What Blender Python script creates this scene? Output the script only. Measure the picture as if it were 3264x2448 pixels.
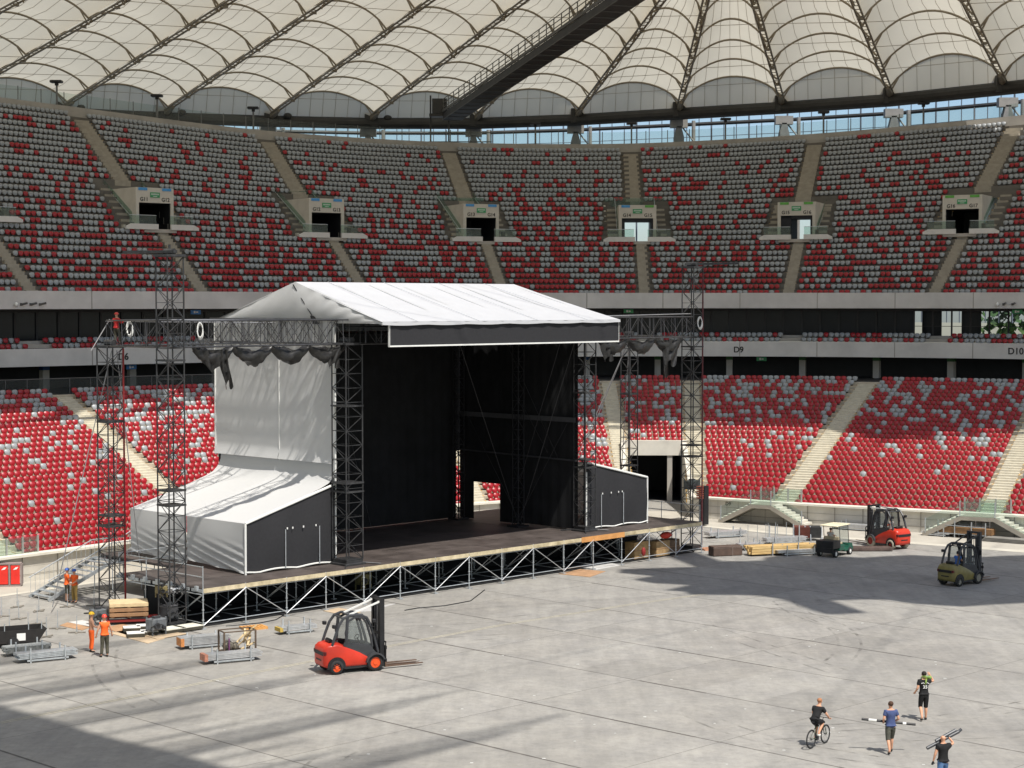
import bpy, bmesh, math, random
import numpy as np
from mathutils import Vector, Matrix, Quaternion
R = math.radians
random.seed(7); rng = np.random.default_rng(7)
for o in list(bpy.data.objects): bpy.data.objects.remove(o)
S = bpy.context.scene
col = S.collection

# ------------------------------------------------------------------ camera, sky, sun, exposure
EYE, FPX = 16.0, 5890.0                       # eye height (m), focal length in photo pixels
PITCH = math.atan(256 / FPX)
cam = bpy.data.cameras.new('camera'); camo = bpy.data.objects.new('camera', cam); col.objects.link(camo)
camo.location = (0, 0, EYE); camo.rotation_euler = (R(90) - PITCH, 0, 0)
cam.sensor_width = 36; cam.lens = 36 * FPX / 3264; cam.clip_start = 0.5; cam.clip_end = 6000
S.camera = camo
SUNH = Vector((0.56, -0.83, 0)).normalized(); SUNE = R(61)
to_sun = Vector((SUNH.x * math.cos(SUNE), SUNH.y * math.cos(SUNE), math.sin(SUNE)))
W = bpy.data.worlds.new("World"); S.world = W; W.use_nodes = True
nt = W.node_tree; nt.nodes.clear()
sk = nt.nodes.new('ShaderNodeTexSky'); sk.sky_type = 'NISHITA'; sk.sun_disc = False
sk.sun_elevation = SUNE; sk.sun_rotation = math.atan2(SUNH.x, SUNH.y)
bg = nt.nodes.new('ShaderNodeBackground'); bg.inputs[1].default_value = 0.135
wo = nt.nodes.new('ShaderNodeOutputWorld')
nt.links.new(sk.outputs[0], bg.inputs[0]); nt.links.new(bg.outputs[0], wo.inputs[0])
sl = bpy.data.lights.new('sun', 'SUN'); sl.energy = 4.6; sl.angle = R(0.7); sl.color = (1.0, 0.955, 0.88)
so = bpy.data.objects.new('sun', sl); col.objects.link(so)
so.location = (0, 0, 120); so.rotation_euler = (-to_sun).to_track_quat('-Z', 'Y').to_euler()
S.view_settings.view_transform = 'Standard'; S.view_settings.look = 'None'
S.view_settings.exposure = 0.2; S.view_settings.gamma = 1.0
S.cycles.use_denoising = True
S.cycles.max_bounces = 6; S.cycles.diffuse_bounces = 3; S.cycles.transparent_max_bounces = 12
S.cycles.sample_clamp_indirect = 6; S.cycles.caustics_reflective = False; S.cycles.caustics_refractive = False

def ray(px, py):
    a, b = (px - 1632) / FPX, (py - 1224) / FPX
    c, s = math.cos(PITCH), math.sin(PITCH)
    return Vector((a, c - b * s, -s - b * c))
def at_z(px, py, z=0.0):                       # photo pixel + known height -> point in the place
    d = ray(px, py); k = (z - EYE) / d.z
    return Vector((d.x * k, d.y * k, z))
def at_y(px, py, y):
    d = ray(px, py); k = y / d.y
    return Vector((d.x * k, y, EYE + d.z * k))
def proj(x, y, z):
    c, s = math.cos(PITCH), math.sin(PITCH)
    z = z - EYE; zc = y * c - z * s; yc = z * c + y * s
    return 1632 + FPX * x / zc, 1224 - FPX * yc / zc

# ------------------------------------------------------------------ materials
MATS = {}
def mat(name, c, rough=0.7, var=0.12, scale=2.0, metal=0.0, bump=0.0, bscale=8.0, spec=0.4, detail=4, c2=None, stretch=None):
    if name in MATS: return MATS[name]
    m = bpy.data.materials.new(name); m.use_nodes = True; n = m.node_tree
    b = n.nodes['Principled BSDF']; b.inputs['Roughness'].default_value = rough; b.inputs['Metallic'].default_value = metal
    b.inputs['Specular IOR Level'].default_value = spec
    tc = n.nodes.new('ShaderNodeTexCoord'); src = tc.outputs['Object']
    if stretch:
        mp = n.nodes.new('ShaderNodeMapping'); mp.inputs['Scale'].default_value = stretch
        n.links.new(src, mp.inputs[0]); src = mp.outputs[0]
    nz = n.nodes.new('ShaderNodeTexNoise'); nz.inputs['Scale'].default_value = scale; nz.inputs['Detail'].default_value = detail
    nz.inputs['Roughness'].default_value = 0.62
    n.links.new(src, nz.inputs['Vector'])
    cr = n.nodes.new('ShaderNodeValToRGB')
    lo = tuple(x * (1 - var) for x in c); hi = tuple(min(1, x * (1 + var)) for x in (c2 or c))
    cr.color_ramp.elements[0].color = (*lo, 1); cr.color_ramp.elements[0].position = 0.3
    cr.color_ramp.elements[1].color = (*hi, 1); cr.color_ramp.elements[1].position = 0.7
    n.links.new(nz.outputs['Fac'], cr.inputs[0]); n.links.new(cr.outputs[0], b.inputs['Base Color'])
    if bump:
        bz = n.nodes.new('ShaderNodeTexNoise'); bz.inputs['Scale'].default_value = bscale; bz.inputs['Detail'].default_value = 5
        n.links.new(src, bz.inputs['Vector'])
        bp = n.nodes.new('ShaderNodeBump'); bp.inputs['Strength'].default_value = bump; bp.inputs['Distance'].default_value = 0.05
        n.links.new(bz.outputs['Fac'], bp.inputs['Height']); n.links.new(bp.outputs[0], b.inputs['Normal'])
    MATS[name] = m; return m
def glass(name, c, alpha, rough=0.08):
    m = bpy.data.materials.new(name); m.use_nodes = True; n = m.node_tree; n.nodes.clear()
    t = n.nodes.new('ShaderNodeBsdfTransparent'); t.inputs[0].default_value = (*c, 1)
    g = n.nodes.new('ShaderNodeBsdfPrincipled'); g.inputs['Base Color'].default_value = (*[x * .35 for x in c], 1); g.inputs['Roughness'].default_value = rough
    mx = n.nodes.new('ShaderNodeMixShader'); mx.inputs[0].default_value = alpha
    o = n.nodes.new('ShaderNodeOutputMaterial')
    n.links.new(t.outputs[0], mx.inputs[1]); n.links.new(g.outputs[0], mx.inputs[2]); n.links.new(mx.outputs[0], o.inputs[0])
    MATS[name] = m; return m
def fabric_translucent(name, c, tc_, fac):
    m = bpy.data.materials.new(name); m.use_nodes = True; n = m.node_tree; n.nodes.clear()
    d = n.nodes.new('ShaderNodeBsdfDiffuse'); d.inputs[0].default_value = (*c, 1)
    t = n.nodes.new('ShaderNodeBsdfTranslucent')
    co = n.nodes.new('ShaderNodeTexCoord'); nz = n.nodes.new('ShaderNodeTexNoise'); nz.inputs['Scale'].default_value = 0.12; nz.inputs['Detail'].default_value = 5
    cr = n.nodes.new('ShaderNodeValToRGB')
    cr.color_ramp.elements[0].color = (*[x * .9 for x in tc_], 1); cr.color_ramp.elements[0].position = .3
    cr.color_ramp.elements[1].color = (*tc_, 1); cr.color_ramp.elements[1].position = .7
    n.links.new(co.outputs['Object'], nz.inputs['Vector']); n.links.new(nz.outputs['Fac'], cr.inputs[0]); n.links.new(cr.outputs[0], t.inputs[0])
    mx = n.nodes.new('ShaderNodeAddShader')
    o = n.nodes.new('ShaderNodeOutputMaterial')
    n.links.new(d.outputs[0], mx.inputs[0]); n.links.new(t.outputs[0], mx.inputs[1]); n.links.new(mx.outputs[0], o.inputs[0])
    MATS[name] = m; return m

concrete = mat('concrete', (.40, .375, .335), .85, .16, .5, bump=.15)
band_c = mat('precast_concrete', (.60, .585, .56), .8, .14, .35, detail=8, bump=.1)
terrace_shaded_c = mat('terrace_concrete_shaded', (.15, .138, .12), .9, .2, .4)  # darkened to stand in for the shadow lines under the seats
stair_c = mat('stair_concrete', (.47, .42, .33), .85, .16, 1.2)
yellow_edge = mat('yellow_edge_paint', (.50, .30, .08), .7, .3, 3)
wall_c = mat('pale_wall_concrete', (.60, .57, .50), .8, .1, .6)
seat_red = mat('red_seat_plastic', (.33, .010, .018), .34, .12, .3, spec=.5)
seat_grey = mat('grey_seat_plastic', (.31, .33, .345), .4, .1, .3, spec=.5)
bracket = mat('seat_bracket', (.06, .055, .05), .6)
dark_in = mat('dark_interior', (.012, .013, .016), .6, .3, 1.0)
dark_glass = mat('dark_glazing', (.010, .012, .016), .25, .4, .3, spec=.25)
frame_dk = mat('dark_frame', (.02, .021, .024), .5)
steel_dk = mat('dark_roof_steel', (.040, .038, .034), .55, .25, .6)
cable_c = mat('cable_steel', (.21, .18, .135), .5, .2, 1)
arch_c = mat('arch_steel', (.26, .22, .16), .5, .15, 1)
seam_c = mat('membrane_seam', (.40, .35, .27), .8)
membrane = fabric_translucent('roof_membrane', (.47, .45, .40), (.300, .280, .228), 0)
truss_m = mat('black_truss', (.050, .050, .052), .45, .3, 4, metal=.3)
truss_r = mat('red_truss', (.22, .02, .02), .5, .2, 4)
galv = mat('galvanised_steel', (.50, .53, .55), .42, .18, 5, metal=.55)
alu = mat('aluminium', (.62, .63, .64), .35, .12, 5, metal=.6)
timber = mat('timber', (.50, .33, .14), .7, .25, 3, c2=(.58, .42, .22))
timber_b = mat('brown_ply', (.30, .17, .09), .65, .2, 2)
timber_l = mat('light_ply', (.62, .48, .28), .7, .15, 3)
white_m = mat('white_paint', (.78, .78, .75), .5, .08, 2)
deck_m = mat('stage_ply', (.060, .048, .043), .55, .3, .7, c2=(.085, .070, .064))
black_cloth = mat('black_cloth', (.010, .0105, .012), .9, .4, .8)
mesh_cloth = mat('charcoal_mesh', (.025, .025, .028), .85, .12, 6)
pvc = fabric_translucent('white_pvc', (.52, .52, .515), (.08, .08, .075), 0)
pvc_roof = mat('white_roof_pvc', (.49, .495, .51), .5, .03, 1, bump=.05, bscale=1.5)
red_p = mat('red_paint', (.58, .036, .016), .33, .08, 3, spec=.5)
grey_p = mat('charcoal_paint', (.045, .047, .052), .4, .2, 4)
olive_p = mat('olive_paint', (.20, .17, .06), .35, .15, 4)
rubber = mat('rubber', (.025, .025, .026), .8, .3, 6)
rubber_l = mat('pale_rubber', (.42, .38, .30), .8, .2, 6)
black_p = mat('black_plastic', (.015, .015, .017), .45, .3, 4)
orange_hi = mat('orange_hivis', (.95, .14, .02), .7, .1, 8)
skin_m = mat('skin', (.62, .33, .21), .6, .08, 9)
green_p = mat('sign_green', (.05, .30, .12), .5, .1, 3)
blue_p = mat('sign_blue', (.06, .22, .55), .5, .1, 3)
glass_g = glass('balustrade_glass', (.84, .93, .89), .14)
glass_f = glass('facade_glass', (.80, .88, 1.0), .10)
glass_c = glass('cab_glass', (.75, .8, .8), .25)

# ------------------------------------------------------------------ mesh builder
class MB:
    def __init__(s): s.v = []; s.f = []; s.m = []; s.mi = 0; s.M = None; s.sm = []; s.smooth = False
    def _p(s, p): return tuple(s.M @ Vector(p)) if s.M is not None else tuple(p)
    def add(s, vs, fs):
        n = len(s.v); s.v += [s._p(p) for p in vs]
        for f in fs: s.f.append(tuple(n + i for i in f)); s.m.append(s.mi); s.sm.append(s.smooth)
        return s
    def box(s, x0, x1, y0, y1, z0, z1):
        return s.add([(x0,y0,z0),(x1,y0,z0),(x1,y1,z0),(x0,y1,z0),(x0,y0,z1),(x1,y0,z1),(x1,y1,z1),(x0,y1,z1)],
                     [(0,3,2,1),(4,5,6,7),(0,1,5,4),(1,2,6,5),(2,3,7,6),(3,0,4,7)])
    def cbox(s, c, d): return s.box(c[0]-d[0]/2, c[0]+d[0]/2, c[1]-d[1]/2, c[1]+d[1]/2, c[2]-d[2]/2, c[2]+d[2]/2)
    def bbox(s, x0, x1, y0, y1, z0, z1, b=.02):       # box with chamfered vertical and horizontal edges
        vs = []
        for (z, k) in ((z0, b), (z0 + b, 0), (z1 - b, 0), (z1, b)):
            xa, xb, ya, yb = x0 + k, x1 - k, y0 + k, y1 - k
            vs += [(xa+b,ya,z),(xb-b,ya,z),(xb,ya+b,z),(xb,yb-b,z),(xb-b,yb,z),(xa+b,yb,z),(xa,yb-b,z),(xa,ya+b,z)]
        fs = [tuple(range(7, -1, -1)), tuple(range(24, 32))]
        for l in range(3):
            for i in range(8):
                j = (i + 1) % 8; fs.append((l*8+i, l*8+j, l*8+8+j, l*8+8+i))
        return s.add(vs, fs)
    def tube(s, p, q, r, n=6, r2=None, cap=True):
        p, q = Vector(p), Vector(q); d = q - p
        if d.length < 1e-6: return s
        d.normalize(); a = d.orthogonal().normalized() if abs(d.z) > .9 else Vector((0,0,1)).cross(d).normalized(); b = d.cross(a)
        r2 = r if r2 is None else r2; vs = []
        for c, rr in ((p, r), (q, r2)):
            for i in range(n):
                t = 2 * math.pi * (i + .5) / n; vs.append(c + a * (rr * math.cos(t)) + b * (rr * math.sin(t)))
        fs = [(i, (i+1) % n, n + (i+1) % n, n + i) for i in range(n)]
        if cap: fs += [tuple(range(n-1, -1, -1)), tuple(range(n, 2*n))]
        return s.add(vs, fs)
    def bar(s, p, q, w, h):                            # rectangular bar
        p, q = Vector(p), Vector(q); d = (q - p).normalized()
        a = d.cross(Vector((0,0,1))); a = a.normalized() if a.length > 1e-3 else Vector((1,0,0)); b = a.cross(d).normalized()
        vs = [c + a*sx*w/2 + b*sy*h/2 for c in (p, q) for sx, sy in ((-1,-1),(1,-1),(1,1),(-1,1))]
        return s.add(vs, [(3,2,1,0),(4,5,6,7),(0,1,5,4),(1,2,6,5),(2,3,7,6),(3,0,4,7)])
    def path(s, pts, r, n=6, closed=False):
        pts = [Vector(p) for p in pts]; L = len(pts); vs = []; 
        for k, c in enumerate(pts):
            d = (pts[(k+1) % L] - pts[k-1]) if closed else (pts[min(k+1, L-1)] - pts[max(k-1, 0)])
            d.normalize(); a = Vector((0,0,1)).cross(d)
            a = a.normalized() if a.length > .05 else d.orthogonal().normalized(); b = d.cross(a)
            rr = r[k] if hasattr(r, '__len__') else r
            for i in range(n):
                t = 2 * math.pi * (i + .5) / n; vs.append(c + a*(rr*math.cos(t)) + b*(rr*math.sin(t)))
        fs = []
        for k in range(L if closed else L - 1):
            k2 = (k + 1) % L
            for i in range(n): j = (i+1) % n; fs.append((k*n+i, k*n+j, k2*n+j, k2*n+i))
        if not closed: fs += [tuple(range(n-1, -1, -1)), tuple((L-1)*n + i for i in range(n))]
        return s.add(vs, fs)
    def prism(s, pts, axis, a0, a1):                   # outline pts (2-D) pushed along x, y or z
        def P(u, w, a): return {'x': (a,u,w), 'y': (u,a,w), 'z': (u,w,a)}[axis]
        n = len(pts); vs = [P(u,w,a0) for u,w in pts] + [P(u,w,a1) for u,w in pts]
        fs = [tuple(range(n-1,-1,-1)), tuple(range(n,2*n))] + [(i,(i+1)%n,n+(i+1)%n,n+i) for i in range(n)]
        return s.add(vs, fs)
    def loft(s, rings, cap=True):                      # list of rings with equal point counts
        n = len(rings[0]); vs = [p for r in rings for p in r]; fs = []
        for k in range(len(rings)-1):
            for i in range(n): j = (i+1) % n; fs.append((k*n+i, k*n+j, k*n+n+j, k*n+n+i))
        if cap: fs += [tuple(range(n-1,-1,-1)), tuple((len(rings)-1)*n + i for i in range(n))]
        return s.add(vs, fs)
    def grid(s, P):                                    # P[i][j] points
        a, b = len(P), len(P[0]); vs = [p for r in P for p in r]
        return s.add(vs, [(i*b+j, i*b+j+1, (i+1)*b+j+1, (i+1)*b+j) for i in range(a-1) for j in range(b-1)])
    def ell(s, c, r, n=10, m=7):
        vs = []
        for i in range(m+1):
            t = math.pi * i / m
            for j in range(n):
                a = 2*math.pi*j/n; vs.append((c[0]+r[0]*math.sin(t)*math.cos(a), c[1]+r[1]*math.sin(t)*math.sin(a), c[2]+r[2]*math.cos(t)))
        return s.add(vs, [(i*n+j, (i+1)*n+j, (i+1)*n+(j+1)%n, i*n+(j+1)%n) for i in range(m) for j in range(n)])
    def build(s, name, mats, parent=None, smooth=False):
        me = bpy.data.meshes.new(name); me.from_pydata(s.v, [], s.f)
        mats = mats if isinstance(mats, (list, tuple)) else [mats]
        for m in mats: me.materials.append(m)
        if len(mats) > 1: me.polygons.foreach_set('material_index', s.m)
        if smooth: me.polygons.foreach_set('use_smooth', [True]*len(s.f))
        elif any(s.sm): me.polygons.foreach_set('use_smooth', s.sm)
        me.update()
        o = bpy.data.objects.new(name, me); col.objects.link(o)
        if parent is not None: o.parent = parent
        return o
def mb(): return MB()
def tag(o, label=None, cat=None, group=None, kind=None):
    if label: o['label'] = label
    if cat: o['category'] = cat
    if group: o['group'] = group
    if kind: o['kind'] = kind
    return o
def thing(name, label, cat, loc=(0,0,0), rz=0, group=None):
    o = bpy.data.objects.new(name, None); col.objects.link(o); o.empty_display_size = .2
    o.location = loc; o.rotation_euler = (0,0,rz); return tag(o, label, cat, group)
def copy_tree(o, parent=None):
    c = o.copy(); col.objects.link(c)
    if parent is not None: c.parent = parent
    for ch in [x for x in bpy.data.objects if x.parent == o]: copy_tree(ch, c)
    return c
def text(body, size, loc, rot, m, parent, name='lettering', depth=.02):
    cu = bpy.data.curves.new(name, 'FONT'); cu.body = body; cu.size = size; cu.extrude = depth; cu.align_x = 'CENTER'; cu.offset = size*.018
    tmp = bpy.data.objects.new(name, cu); col.objects.link(tmp); bpy.context.view_layer.update()
    me = bpy.data.meshes.new_from_object(tmp.evaluated_get(bpy.context.evaluated_depsgraph_get())); bpy.data.objects.remove(tmp)
    me.materials.clear(); me.materials.append(m); o = bpy.data.objects.new(name, me); col.objects.link(o); o.parent = parent
    o.location = loc; o.rotation_euler = rot; return o

# ------------------------------------------------------------------ the bowl: plan curves B (pitch wall), M (top of lower tier), N (front of upper tier), Rm (rim)
TB = [(-2,-38,94),(-1,-28.5,105.5),(0,-19.5,116.8),(1,-13.5,123.5),(2,-6,131),(3,2.5,137),(3.8,9,139.5),(4.0,11,139.3),(4.3,13.7,138),(5,16,136.5),(5.62,19.3,134.2),(6,23.3,131.8),(6.85,32.5,127),(7,34.2,126),(8,47,118.5)]
TM = [(-2,-58,114),(-1,-46,127),(0,-35.5,138),(1,-24.5,147),(2,-11.8,156),(3,-.9,162),(4,11.5,165),(5,24,164),(6,35.8,160),(7,46.5,154),(8,58,146)]
TR = [(-2,-84,124,36),(-1,-67,143,35.4),(0,-53.5,157.5,34.8),(1,-40.5,172,34.2),(2,-25,186,33.2),(3,-7,197,33.0),(4,13.2,203.5,33.4),(5,31.6,192,33.5),(6,49.9,182,34.4),(7,66,170,35.3),(8,82,158,36)]
TG = np.arange(-2, 8.001, .01)
def smooth(tab, sg):
    tab = np.array(tab); w = int(sg*300); k = np.exp(-.5*(np.arange(-w, w+1)*.01/sg)**2); k /= k.sum(); out = []
    for c in range(1, tab.shape[1]):
        y = np.interp(TG, tab[:,0], tab[:,c])
        yp = np.concatenate([2*y[0]-y[1:w+1][::-1], y, 2*y[-1]-y[-w-1:-1][::-1]])
        out.append(np.convolve(yp, k, 'valid'))
    return np.array(out).T
CB, CM, CR3 = smooth(TB, .14), smooth(TM, .35), smooth(TR, .3)
CN = CM * 1.045; CR = CR3[:, :2]; HR = CR3[:, 2]
def cv(C, t): return np.array([np.interp(t, TG, C[:, i]) for i in range(C.shape[1])])
def V3(p, z): return (float(p[0]), float(p[1]), float(z))
NL, NU = 29, 31
L0, LR = 1.25, .282            # lower tier: first floor, rise
U0 = 16.2
LOW_AISLES = [(-1.0,.62),(.12,.75),(1.25,.6),(2.45,.6),(3.76,.75),(4.36,.75),(5.62,.85),(6.87,.85)]
UP_AISLES = [-1,0,1,2,3,4,5,6,7]
def low_pt(t, f): b, m = cv(CB, t), cv(CM, t); return b + (m - b) * f
def up_pt(t, f): b, m = cv(CN, t), cv(CR, t); return b + (m - b) * f
def up_h(t, k): return U0 + (float(np.interp(t, TG, HR)) - 1.0 - U0) / (NU - 1) * k
def low_h(k): return L0 + LR * k
TT = np.arange(-2, 8.001, .04)

lower_stand = thing('lower_stand', 'lower tier of the stadium bowl, stepped concrete behind a pale pitch wall', 'grandstand')
upper_stand = thing('upper_stand', 'upper tier of the stadium bowl, steep stepped concrete under the roof', 'grandstand')
def in_tunnel(t, k): return 3.80 < t < 4.32 and k < 12
m = mb()
for ti in range(len(TT)-1):
    t0, t1 = TT[ti], TT[ti+1]; tm = (t0+t1)/2
    for k in range(NL):
        if in_tunnel(tm, k): continue
        f0, f1 = k/NL, (k+1)/NL; z0 = low_h(k) - (LR if k else .9); z = low_h(k)
        a, b, c, d = low_pt(t0,f0), low_pt(t1,f0), low_pt(t1,f1), low_pt(t0,f1)
        m.add([V3(a,z0),V3(b,z0),V3(b,z),V3(a,z),V3(c,z),V3(d,z)], [(0,1,2,3),(3,2,4,5)])
m.build('terrace', stair_c, lower_stand)
# front wall of the pitch, thick, with panel joints and a capping
m = mb(); m2 = mb()
def flush(): m.build('pitch_wall', mat('wall_panel', (.57,.54,.475), .85, .12, .8), lower_stand); m2.build('wall_capping', mat('capping', (.70,.67,.58), .8, .06, 1), lower_stand)
for ti in range(len(TT)-1):
    t0, t1 = TT[ti], TT[ti+1]; tm = (t0+t1)/2
    if 3.80 < tm < 4.32:
        if m.v: flush(); m = mb(); m2 = mb()
        continue
    P = [low_pt(t0,-.012), low_pt(t1,-.012), low_pt(t1,.004), low_pt(t0,.004)]
    m.add([V3(p,0) for p in P] + [V3(p,1.48) for p in P], [(0,1,5,4),(4,5,6,7),(2,3,7,6)])
    Q = [low_pt(t0,-.022), low_pt(t1,-.022), low_pt(t1,.006), low_pt(t0,.006)]
    m2.add([V3(p,1.484) for p in Q] + [V3(p,1.62) for p in Q], [(0,1,5,4),(4,5,6,7),(2,3,7,6),(0,3,2,1)])
flush()
m = mb()
for t in np.arange(-2, 8, .17):
    if 3.78 < t < 4.34: continue
    a, b = low_pt(t,-.014), low_pt(t+.004,-.014); m.add([V3(a,.02),V3(b,.02),V3(b,1.47),V3(a,1.47)], [(0,1,2,3)])
for z, h in ((.95,.02), (.42, .03)):
    for ti in range(len(TT)-1):
        if 3.80 < TT[ti]+.02 < 4.32: continue
        a, b = low_pt(TT[ti],-.0135), low_pt(TT[ti+1],-.0135); m.add([V3(a,z),V3(b,z),V3(b,z+h),V3(a,z+h)], [(0,1,2,3)])
m.build('panel_joint', mat('joint_grey', (.22,.20,.17), .9), lower_stand)
# aisle stairs: half steps between the rows plus a yellow edge
def frame_at(t, ptf, f):
    e = .01; p0, p1 = ptf(t-e, f), ptf(t+e, f); d = (p1-p0); L = np.linalg.norm(d); d /= L
    q0, q1 = ptf(t, f-.01), ptf(t, f+.01); nn = (q1-q0)/np.linalg.norm(q1-q0)
    return ptf(t, f), d, nn, L/(2*e)                    # point, along-row unit, outward unit, metres per t
mY = mb()
def steps(ptf, hf, t, off, hw, k0, k1, NR, left=True):
    mS = mb(); mY = mb()
    for k in range(k0, k1):
        p, d, nn, L = frame_at(t, ptf, k/NR); pp = ptf(t, (k+1)/NR); dep = np.linalg.norm(pp-p)
        z = hf(k); rise = hf(k+1) - hf(k)
        c = p + d*off
        A, B_, C_, D_ = c - d*(hw+.02), c + d*(hw+.02), c + nn*dep + d*(hw+.02), c + nn*dep - d*(hw+.02)
        mS.add([V3(A-nn*.01,z-rise*.98),V3(B_-nn*.01,z-rise*.98),V3(B_-nn*.01,z+.008),V3(A-nn*.01,z+.008),V3(C_,z+.008),V3(D_,z+.008)], [(0,1,2,3),(3,2,4,5)])
        for q, (fa, fb, za) in enumerate(((.5, 1.0, z + rise*.5),)):
            A, B_ = c + nn*dep*fa - d*hw, c + nn*dep*fa + d*hw; C_, D_ = c + nn*dep*fb + d*hw, c + nn*dep*fb - d*hw
            mS.add([V3(A,z+.009),V3(B_,z+.009),V3(B_,za),V3(A,za),V3(C_,za),V3(D_,za),V3(C_,z+.003),V3(D_,z+.003)], [(0,1,2,3),(3,2,4,5),(1,6,4,2),(0,3,5,7)])
        for sx in (-1, 1):
            A = c + d*(sx*hw) + nn*dep*.02; B_ = c + d*(sx*(hw+.10)) + nn*dep*.02; C_ = c+d*(sx*(hw+.10))+nn*dep*.98; D_ = c+d*(sx*hw)+nn*dep*.98
            mY.add([V3(A,z+.02),V3(B_,z+.02),V3(C_,z+.02),V3(D_,z+.02),V3(A,z-.15),V3(B_,z-.15)], [(0,1,2,3),(4,5,1,0)])
    mS.build('aisle_steps', STEP_M[0], STEP_M[1]); mY.build('aisle_edge', yellow_edge, STEP_M[1])
STEP_M = [mat('aisle_step_concrete', (.56,.52,.42), .85, .12, 2), lower_stand]
for t, hw in LOW_AISLES:
    steps(low_pt, low_h, t, 0, hw-.12, 0, NL-1, NL)
pass

# upper tier terrace, cut out for the entrance portals
def portal_zone(t, k, wide):
    for ta in UP_AISLES:
        L = frame_at(ta, up_pt, .5)[3]
        if 11 <= k <= 18 and abs(t-ta)*L < wide: return True
    return False
LT = {ta: frame_at(ta, up_pt, .48)[3] for ta in UP_AISLES}
m = mb()
for ti in range(len(TT)-1):
    t0, t1 = TT[ti], TT[ti+1]; tm = (t0+t1)/2
    ta = round(tm); 
    for k in range(NU):
        if ta in LT and 12 <= k <= 17 and abs(tm-ta)*LT[ta] < 1.75: continue
        f0, f1 = k/NU, (k+1)/NU; z = up_h(tm, k); z0 = up_h(tm, k-1) if k else z-.5
        a, b, c, d = up_pt(t0,f0), up_pt(t1,f0), up_pt(t1,f1), up_pt(t0,f1)
        za, zb = up_h(t0,k), up_h(t1,k); ya, yb = (up_h(t0,k-1), up_h(t1,k-1)) if k else (za-.5, zb-.5)
        m.add([V3(a,ya),V3(b,yb),V3(b,zb),V3(a,za),V3(c,zb),V3(d,za)], [(0,1,2,3),(3,2,4,5)])
m.build('terrace', terrace_shaded_c, upper_stand)
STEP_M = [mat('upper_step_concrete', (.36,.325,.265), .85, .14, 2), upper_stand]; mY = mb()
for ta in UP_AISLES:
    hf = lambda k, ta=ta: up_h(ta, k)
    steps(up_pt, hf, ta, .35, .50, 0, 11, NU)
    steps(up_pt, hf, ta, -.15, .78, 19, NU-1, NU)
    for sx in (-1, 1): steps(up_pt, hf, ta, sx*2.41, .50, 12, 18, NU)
pass
# rim wall behind the top row
m = mb()
for ti in range(len(TT)-1):
    q = []
    for t in (TT[ti], TT[ti+1]):
        p = cv(CR, t); h = float(np.interp(t, TG, HR)); n = frame_at(t, up_pt, .98)[2]
        q += [V3(p,h-1.6), V3(p,h), V3(p+n*.35,h), V3(p+n*.35,h-6)]
    m.add(q, [(0,4,5,1),(1,5,6,2),(2,6,7,3)])
m.build('rim_wall', concrete, upper_stand)

# precast bands with their soffits
def band(name, label, C, z0, z1, depth, mt):
    m = mb(); T2 = np.arange(-2, 8.001, .08); P = []
    for t in T2:
        p = cv(C, t); n = frame_at(t, up_pt, .02)[2]; P.append((p, n))
    for i in range(len(P)-1):
        q = []
        for (p, n) in (P[i], P[i+1]):
            q += [V3(p-n*.35,z0), V3(p-n*.35,z1), V3(p-n*.1,z1), V3(p-n*.1,z1-.8), V3(p+n*depth,z0)]
        m.add(q, [(0,5,6,1),(1,6,7,2),(2,7,8,3),(0,4,9,5)])
    o = m.build(name, mt); tag(o, label, 'concrete band')
    m = mb()
    for t in np.arange(-1.9, 8, .55):
        p, n = cv(C, t), frame_at(t, up_pt, .02)[2]; q = cv(C, t+.006)
        m.add([V3(p-n*.353,z0+.01),V3(q-n*.353,z0+.01),V3(q-n*.353,z1-.01),V3(p-n*.353,z1-.01)], [(0,1,2,3)])
    m.build('panel_joint', mat('band_joint', (.30,.28,.25), .9), o)
    return o
band_hi = band('concrete_band', 'upper pale concrete band along the front of the upper tier, above the boxes', CN, 15.58, 17.0, 9, band_c)
band_lo = band('concrete_band', 'lower pale concrete band carrying the block numbers D6, D9 and D10', CN, 11.12, 12.5, 9, band_c)
# block numbers on the lower band
def band_text(parent, s, px, z, size, mt=None):
    best = min(np.arange(-1, 8, .005), key=lambda t: abs(proj(*V3(cv(CN,t), z))[0]-px))
    p = cv(CN, best); d = frame_at(best, up_pt, .02)[1]; n = frame_at(best, up_pt, .02)[2]; q = p - n*.37
    return text(s, size, V3(q, z), (R(90), 0, math.atan2(d[1], d[0])), mt or mat('black_letter', (.03,.028,.025), .7), parent)
band_text(band_lo, 'D6', 386, 11.5, .75); band_text(band_lo, 'D9', 2355, 11.5, .75); band_text(band_lo, 'D10', 3247, 11.55, .8)

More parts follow.
